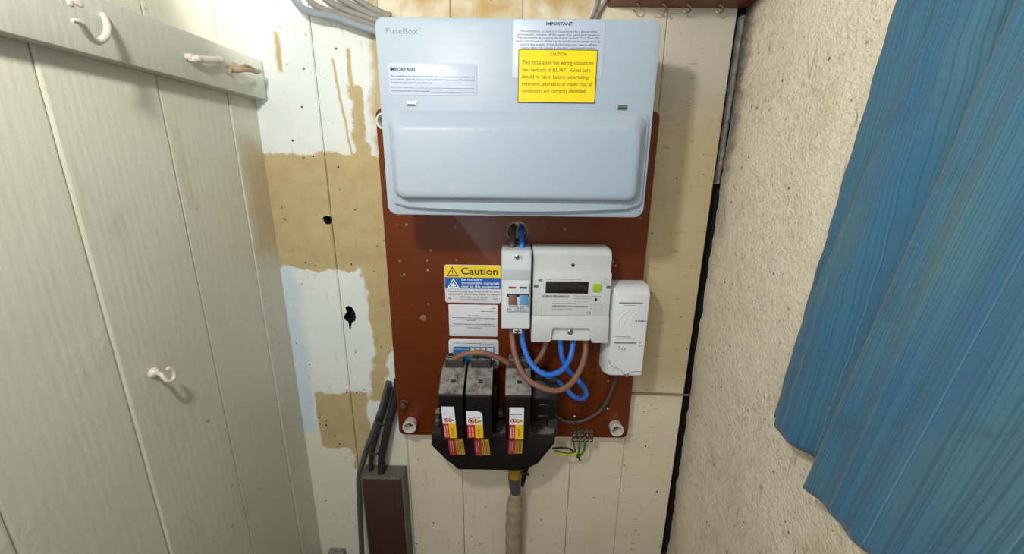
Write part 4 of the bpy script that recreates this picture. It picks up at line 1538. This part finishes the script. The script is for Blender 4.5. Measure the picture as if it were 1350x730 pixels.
# cables coming down the left of the board into the brown trunking
cable('black_cable', M['wire_black'], [P(525, 500, -.010), P(522, 520, -.012), P(513, 556, -.018), P(506, 588, -.022), P(503, 606, -.022), P(503, 622, -.022)], .0078, 'thick black cable slanting from behind the board into the brown trunking', 'cable', 12)
cable('black_cable', M['wire_black'], [P(514, 508, -.015), P(508, 534, -.016), P(499, 564, -.017), P(493, 587, -.017), P(489.5, 604, -.016), P(489, 622, -.016)], .0050, 'thinner black cable along the left of the thick black one', 'cable', 10)
cable('slate_cable', M['wire_slate'], [P(512, 503, -.0053), P(503, 536, -.0053), P(491, 570, -.0053), P(483, 592, -.0053), P(477, 612, -.0052), P(473, 628, -.0052), P(473.5, 655, -.0052), P(475, 690, -.0052), P(477, 735, -.0052)], .0050,
      'slate grey cable running down beside the brown trunking', 'cable', 10)
for (px, py) in ((505, 556), (492, 594)):
    c = at(px, py, -.020)
    bm = bmesh.new()
    tube(bm, [c + Vector((-.013, .016, .003)), c + Vector((-.012, -.001, .003)), c + Vector((-.002, -.008, .001)), c + Vector((.010, -.006, -.003)), c + Vector((.013, .012, -.004))], .0022, 8, 5)
    tag(obj('cable_tie', bm, M['slot']), 'black strap round the black cables %s' % ('halfway up, beside the board' if py < 570 else 'just above the brown trunking'), 'strap', 'straps on the black cables')

TX0, TX1, TZ = -.3075, -.2215, .2290
trk = thing('trunking', ((TX0 + TX1) / 2, -.001, -0.0175), 'dark brown box trunking standing at the lower left of the boarded wall', 'trunking')
bm = bmesh.new()
box(bm, TX0 + .003, TX1 - .003, -.036, -.0012, -0.0175, TZ - .004, .0015, 2)
obj('cover', bm, M['trunk'], trk)
for (xa, xb) in ((TX0, TX0 + .0035), (TX1 - .0035, TX1)):
    bm = bmesh.new()
    box(bm, xa, xb, -.034, -.0012, -0.0175, TZ, .0008, 1)
    obj('side', bm, M['trunk_lip'], trk)
bm = bmesh.new()
box(bm, TX0 + .0036, TX1 - .0036, -.037, -.0014, TZ - .0045, TZ - .0005, .0008, 1)
obj('top_lip', bm, M['trunk_lip'], trk)
bm = bmesh.new()
box(bm, TX1 - .020, TX1 - .0185, -.0368, -.0355, .001, TZ - .006)
obj('cover_ridge', bm, M['trunk'], trk)

# incoming supply cable below the cut-out
sup = thing('supply_cable', (at(678, 700, -.03).x, -.03, 0.0), 'thick hessian-wrapped supply cable painted cream, rising to the cut-out', 'cable')
bm = bmesh.new()
cpath = [P(680, 642, -.036), P(679, 656, -.033), P(678, 672, -.030), P(677, 700, -.026), P(677, 738, -.024)]
tube(bm, cpath, lambda t: .0085 + .0085 * min(1, t * 2.2) + .0010 * math.sin(t * 47) * t, 18, 14)
obj('hessian_sheath', bm, M['hessian'], sup)
bm = bmesh.new()
tube(bm, [P(678, 626, -.040), P(678.5, 640, -.037), P(680, 648, -.036)], lambda t: .0125 - .002 * t, 16, 6)
obj('lead_sleeve', bm, M['lead'], sup)
bm = bmesh.new()
tube(bm, [P(678.5, 614, -.042), P(678.5, 621, -.041), P(678.5, 627, -.040)], lambda t: .0138 - .0012 * t, 16, 5)
obj('yellow_tape', bm, M['tape'], sup)
clm = thing('earth_clamp', tuple(at(692, 632, -.036)), 'small black clamp hanging under the cut-out beside the supply cable', 'clamp')
bm = bmesh.new()
tube(bm, [P(693, 614, -.036), P(692, 622, -.037), P(690, 632, -.037), P(688.5, 640, -.037)], lambda t: .0065 - .003 * t, 10, 5)
obj('jaw', bm, M['black'], clm)
bm = bmesh.new()
tube(bm, [P(686, 622, -.047), P(692, 624, -.048), P(697, 625, -.046)], .0026, 8, 4)
obj('screw', bm, M['black'], clm)

# grey cables over the top left corner
tops = [([(384, -14), (389, 0), (400, 12), (416, 18), (440, 22), (465, 31), (496, 41), (515, 47)], .0056, -.024, 'wire_grey', 'lowest, smooth light grey cable running into the fuse box top left'),
        ([(398, -14), (411, 3), (427, 12.5), (450, 19.5), (474, 27.5), (500, 36.5), (515, 41.5)], .0045, -.015, 'wire_dirty', 'second grey cable from below in the top left bundle'),
        ([(416, -14), (432, 0), (452, 11), (475, 20), (500, 28), (515, 33)], .0045, -.011, 'wire_dirty', 'third grey cable from below in the top left bundle'),
        ([(434, -14), (450, -2), (467, 8), (484, 16), (500, 23), (515, 28)], .0048, -.012, 'wire_dirty', 'fourth grey cable from below in the top left bundle'),
        ([(452, -16), (468, -4), (482, 6), (497, 14), (515, 21)], .0046, -.010, 'wire_dirty', 'uppermost grey cable in the top left bundle')]
for (pp, rd, yy, mt, lb) in tops:
    cable('grey_cable', M[mt], [P(p[0], p[1], yy if q < len(pp) - 1 else yy - .006) for q, p in enumerate(pp)], rd, lb, 'cable', 10, 6, 'grey cables entering the fuse box', .62, (0, 1, 0))
cable('thin_cable', M['wire_dirty'], [P(805, -12, -.006), P(797, 4, -.006), P(788, 18, -.008), P(782, 32, -.014)], .0030, 'thin grey cable above the fuse box, nearer the shelf', 'cable', 8, 5)
cable('thin_cable', M['wire_dirty'], [P(789, -12, -.006), P(787, 4, -.006), P(783, 18, -.008), P(776, 32, -.014)], .0030, 'thin grey cable above the fuse box, farther from the shelf', 'cable', 8, 5)

# ------------------------------------------------------------------ hooks on the left wall


def lhook(name, label, parts, base):
    root = thing(name, tuple(base), label, 'hook')
    for (nm, mt, pts, rd, fl) in parts:
        bm_ = bmesh.new()
        tube(bm_, pts, rd, 10, 6, fl)
        obj(nm, bm_, M[mt], root, angle=80)
    return root


N0 = .0225
jp = [(136, 20, .000), (138, 24, .004), (141, 33, .012), (140.5, 45, .020), (134, 53, .026), (127, 54.5, .030), (120, 50, .034), (114, 42, .038), (109, 33, .042), (103, 28.5, .045), (95, 27, .047)]
pts = [atl(a, b_, N0 + q) for a, b_, q in jp]
lhook('coat_hook', 'large painted J-shaped coat hook on the left part of the rail',
      [('bent_rod', 'hook', pts, lambda t: .0031 if t < .8 else .0031 - .0085 * (t - .8), 1.0)], LW(-.24, N0, .978))
c = atl(96, 1, N0)
bm = bmesh.new()
for q in range(7):
    rr_ = random.Random(q)
    cc = atl(92 + rr_.uniform(-2, 13), rr_.uniform(-6, 6), N0)
    lathe(bm, [(.0003, -.003), (.0022, -.001), (.003, .0), (.0022, .0012), (.0003, .0018)], (cc.x, cc.y, cc.z), 'x', 8)
tag(obj('paint_lump', bm, M['hook']), 'flaky lump of paint above the large coat hook', 'paint lump')

# flat two-screw plate hook, then the rusty bent one
hp = [(249, 76, .004), (256, 77, .009), (266, 78, .012), (280, 78.5, .010), (293, 78.5, .004)]
root = lhook('plate_hook', 'flat white painted metal clip in the middle of the rail', [('arm', 'hook', [atl(a, b_, N0 + q) for a, b_, q in hp], lambda t: .0048 - .0008 * t, .45)], LW(-.15, N0, .955))
for (px, py, q) in ((252, 75, .006), (262, 77, .013), (291, 78.5, .006)):
    c = atl(px, py, N0 + q)
    bm = bmesh.new()
    lathe(bm, [(.0040, -.006), (.0044, -.001), (.0038, .0018), (.0020, .003), (.0003, .0032)], (c.x, c.y, c.z), 'x', 12)
    obj('knuckle', bm, M['hook'], root)
hp = [(305, 90, .003), (313, 91, .010), (322, 90.5, .016), (331, 92, .018), (339, 94.5, .015), (343, 93, .012)]
root = lhook('bent_hook', 'rusty flattened hook near the corner end of the rail', [('arm', 'hook_rust', [atl(a, b_, N0 + q) for a, b_, q in hp], lambda t: .0058 - .0030 * t, .5)], LW(-.04, N0, .955))
bm = bmesh.new()
c = atl(304, 91, N0)
tube(bm, [atl(301, 97, N0 + .001), atl(303, 90, N0 + .003), atl(309, 84, N0 + .003)], .0042, 8, 5, .5)
obj('base_plate', bm, M['hook_rust'], root)
bm = bmesh.new()
tube(bm, [atl(318, 87.5, N0 + .014), atl(324, 86, N0 + .018), atl(331, 89, N0 + .018), atl(338, 93, N0 + .014)], .0022, 8, 5)
obj('curled_edge', bm, M['hook_rust'], root)

# small screw-in hook lower on the boards
hp = [(201, 491, -.002), (206, 492, .008), (212, 493, .016), (216, 498, .020), (221, 502, .022), (227, 501, .023), (230, 495, .023), (228, 488, .023), (221, 485, .022)]
root = lhook('screw_hook', 'small white painted screw-in hook on the lower left wall boards', [('curl', 'hook', [atl(a, b_, q) for a, b_, q in hp], lambda t: .0026, 1.0)], LW(-.255, 0, .583))
c = atl(202, 491, 0)
bm = bmesh.new()
lathe(bm, [(.0075, -.0005), (.0070, .002), (.0048, .005), (.0034, .008), (.0003, .0085)], (c.x, c.y, c.z), 'x', 12)
obj('collar', bm, M['hook'], root)

# ------------------------------------------------------------------ curtain
crt = thing('curtain', (0.335, -0.5, 0.50), 'faded blue slubbed curtain hanging over the right plaster wall', 'curtain')


def s5(t):
    t = max(0.0, min(1.0, t))
    return t * t * (3 - 2 * t)


def curtain_sheet(u0, u1, nu, nv, hem, xbase, edge, fold):
    bm_ = bmesh.new()
    uvl = bm_.loops.layers.uv.new('UVMap')
    g_ = []
    ZT = 1.30
    for i in range(nu + 1):
        u = u0 + (u1 - u0) * i / nu
        row = []
        for j in range(nv + 1):
            zb = hem(u)
            z = ZT + (zb - ZT) * j / nv
            y = edge(z) - u
            x = xbase - fold(u, z)
            row.append((bm_.verts.new((x, y, z)), (u * 1.3, z)))
        g_.append(row)
    for i in range(nu):
        for j in range(nv):
            q = (g_[i][j], g_[i + 1][j], g_[i + 1][j + 1], g_[i][j + 1])
            f = bm_.faces.new([a[0] for a in q])
            for lp, a in zip(f.loops, q):
                lp[uvl].uv = a[1]
    return bm_


def edge1(z):
    return -0.246 - 0.088 * max(-.2, z - .53) + 0.0006 * math.sin(z * 55) + .0007 * math.sin(z * 131)


def fold1(u, z):
    c1 = .006 + .155 * max(0, z - .70)
    v = .009 * s5((u - c1 + .003) / .016)
    v += .006 * math.sin((u - c1) * 62 - .3) * s5((u - c1) / .02)
    v += .0015 * math.sin((u - c1) * 170) * s5(u / .03)
    v += .0006 * noise.noise(Vector((u * 25, z * 6, 1))) * s5(u / .02)
    return v


def hem1(u):
    return .526 + .0012 * math.sin(u * 90)


bm = curtain_sheet(0.0, .16, 40, 90, hem1, .342, edge1, fold1)
o1 = obj('side_hem_fold', bm, M['cloth'], crt, angle=180)


def edge2(z):
    return -0.336 - .150 * (z - .50)


def fold2(u, z):
    zz_ = z - .5
    v = .006
    for (c, w, a, sl) in ((.030, .016, .011, .0), (.088, .022, .019, .02), (.150, .020, .018, .02), (.218, .026, .024, .03), (.300, .026, .022, .03), (.38, .026, .022, .03)):
        d_ = (u - c - sl * zz_) / w
        v += a * math.exp(-d_ * d_) * (.35 + .65 * min(1, max(0, zz_) * 3.5))
    v += .0032 * math.sin(u * 95 + 2.2) + .0012 * math.sin(u * 210)
    v += .002 * noise.noise(Vector((u * 14, z * 5, 4)))
    return v


def hem2(u):
    return .499 + .010 * s5(u / .12) + .0015 * math.sin(u * 60)


bm = curtain_sheet(0.0, .52, 120, 100, hem2, .330, edge2, fold2)
o2 = obj('main_panel', bm, M['cloth'], crt, angle=180)
for o in (o1, o2):
    md = o.modifiers.new('thickness', 'SOLIDIFY')
    md.thickness = 0.0012
    md.offset = 0

# nail heads in the boards, and a chipped block in the corner on the floor
nail_mat = plain('rusted_nail', (70, 50, 36), 0.7, var=0.3, scale=300)
for (px, py) in ((443, 64), (398, 141), (386, 185), (413, 206), (446, 220), (403, 346), (463, 348), (380, 452), (391, 452), (457, 517), (470, 517), (408, 480), (448, 585), (430, 560), (851, 588), (905, 460), (866, 648), (549, 716)):
    c = at(px, py, 0.0)
    bm = bmesh.new()
    rr_ = 0.0014 + 0.0007 * random.random()
    lathe(bm, [(rr_, 0.003), (rr_, -0.0006), (rr_ * .7, -0.001), (0.0002, -0.001)], (c.x, 0.0, c.z), 'y', 9)
    obj('nail', bm, nail_mat, wb)
bm = bmesh.new()
box(bm, -0.4085, -0.374, -0.016, -0.0015, -0.0175, 0.003, 0.002, 2)
for v in bm.verts:
    v.co += Vector((noise.noise(v.co * 90), noise.noise(v.co * 90 + Vector((5, 0, 0))), noise.noise(v.co * 90 + Vector((0, 7, 0))))) * 0.0012
tag(obj('chipped_block', bm, M['filler']), 'small chipped grey-white block on the floor in the left corner', 'block')
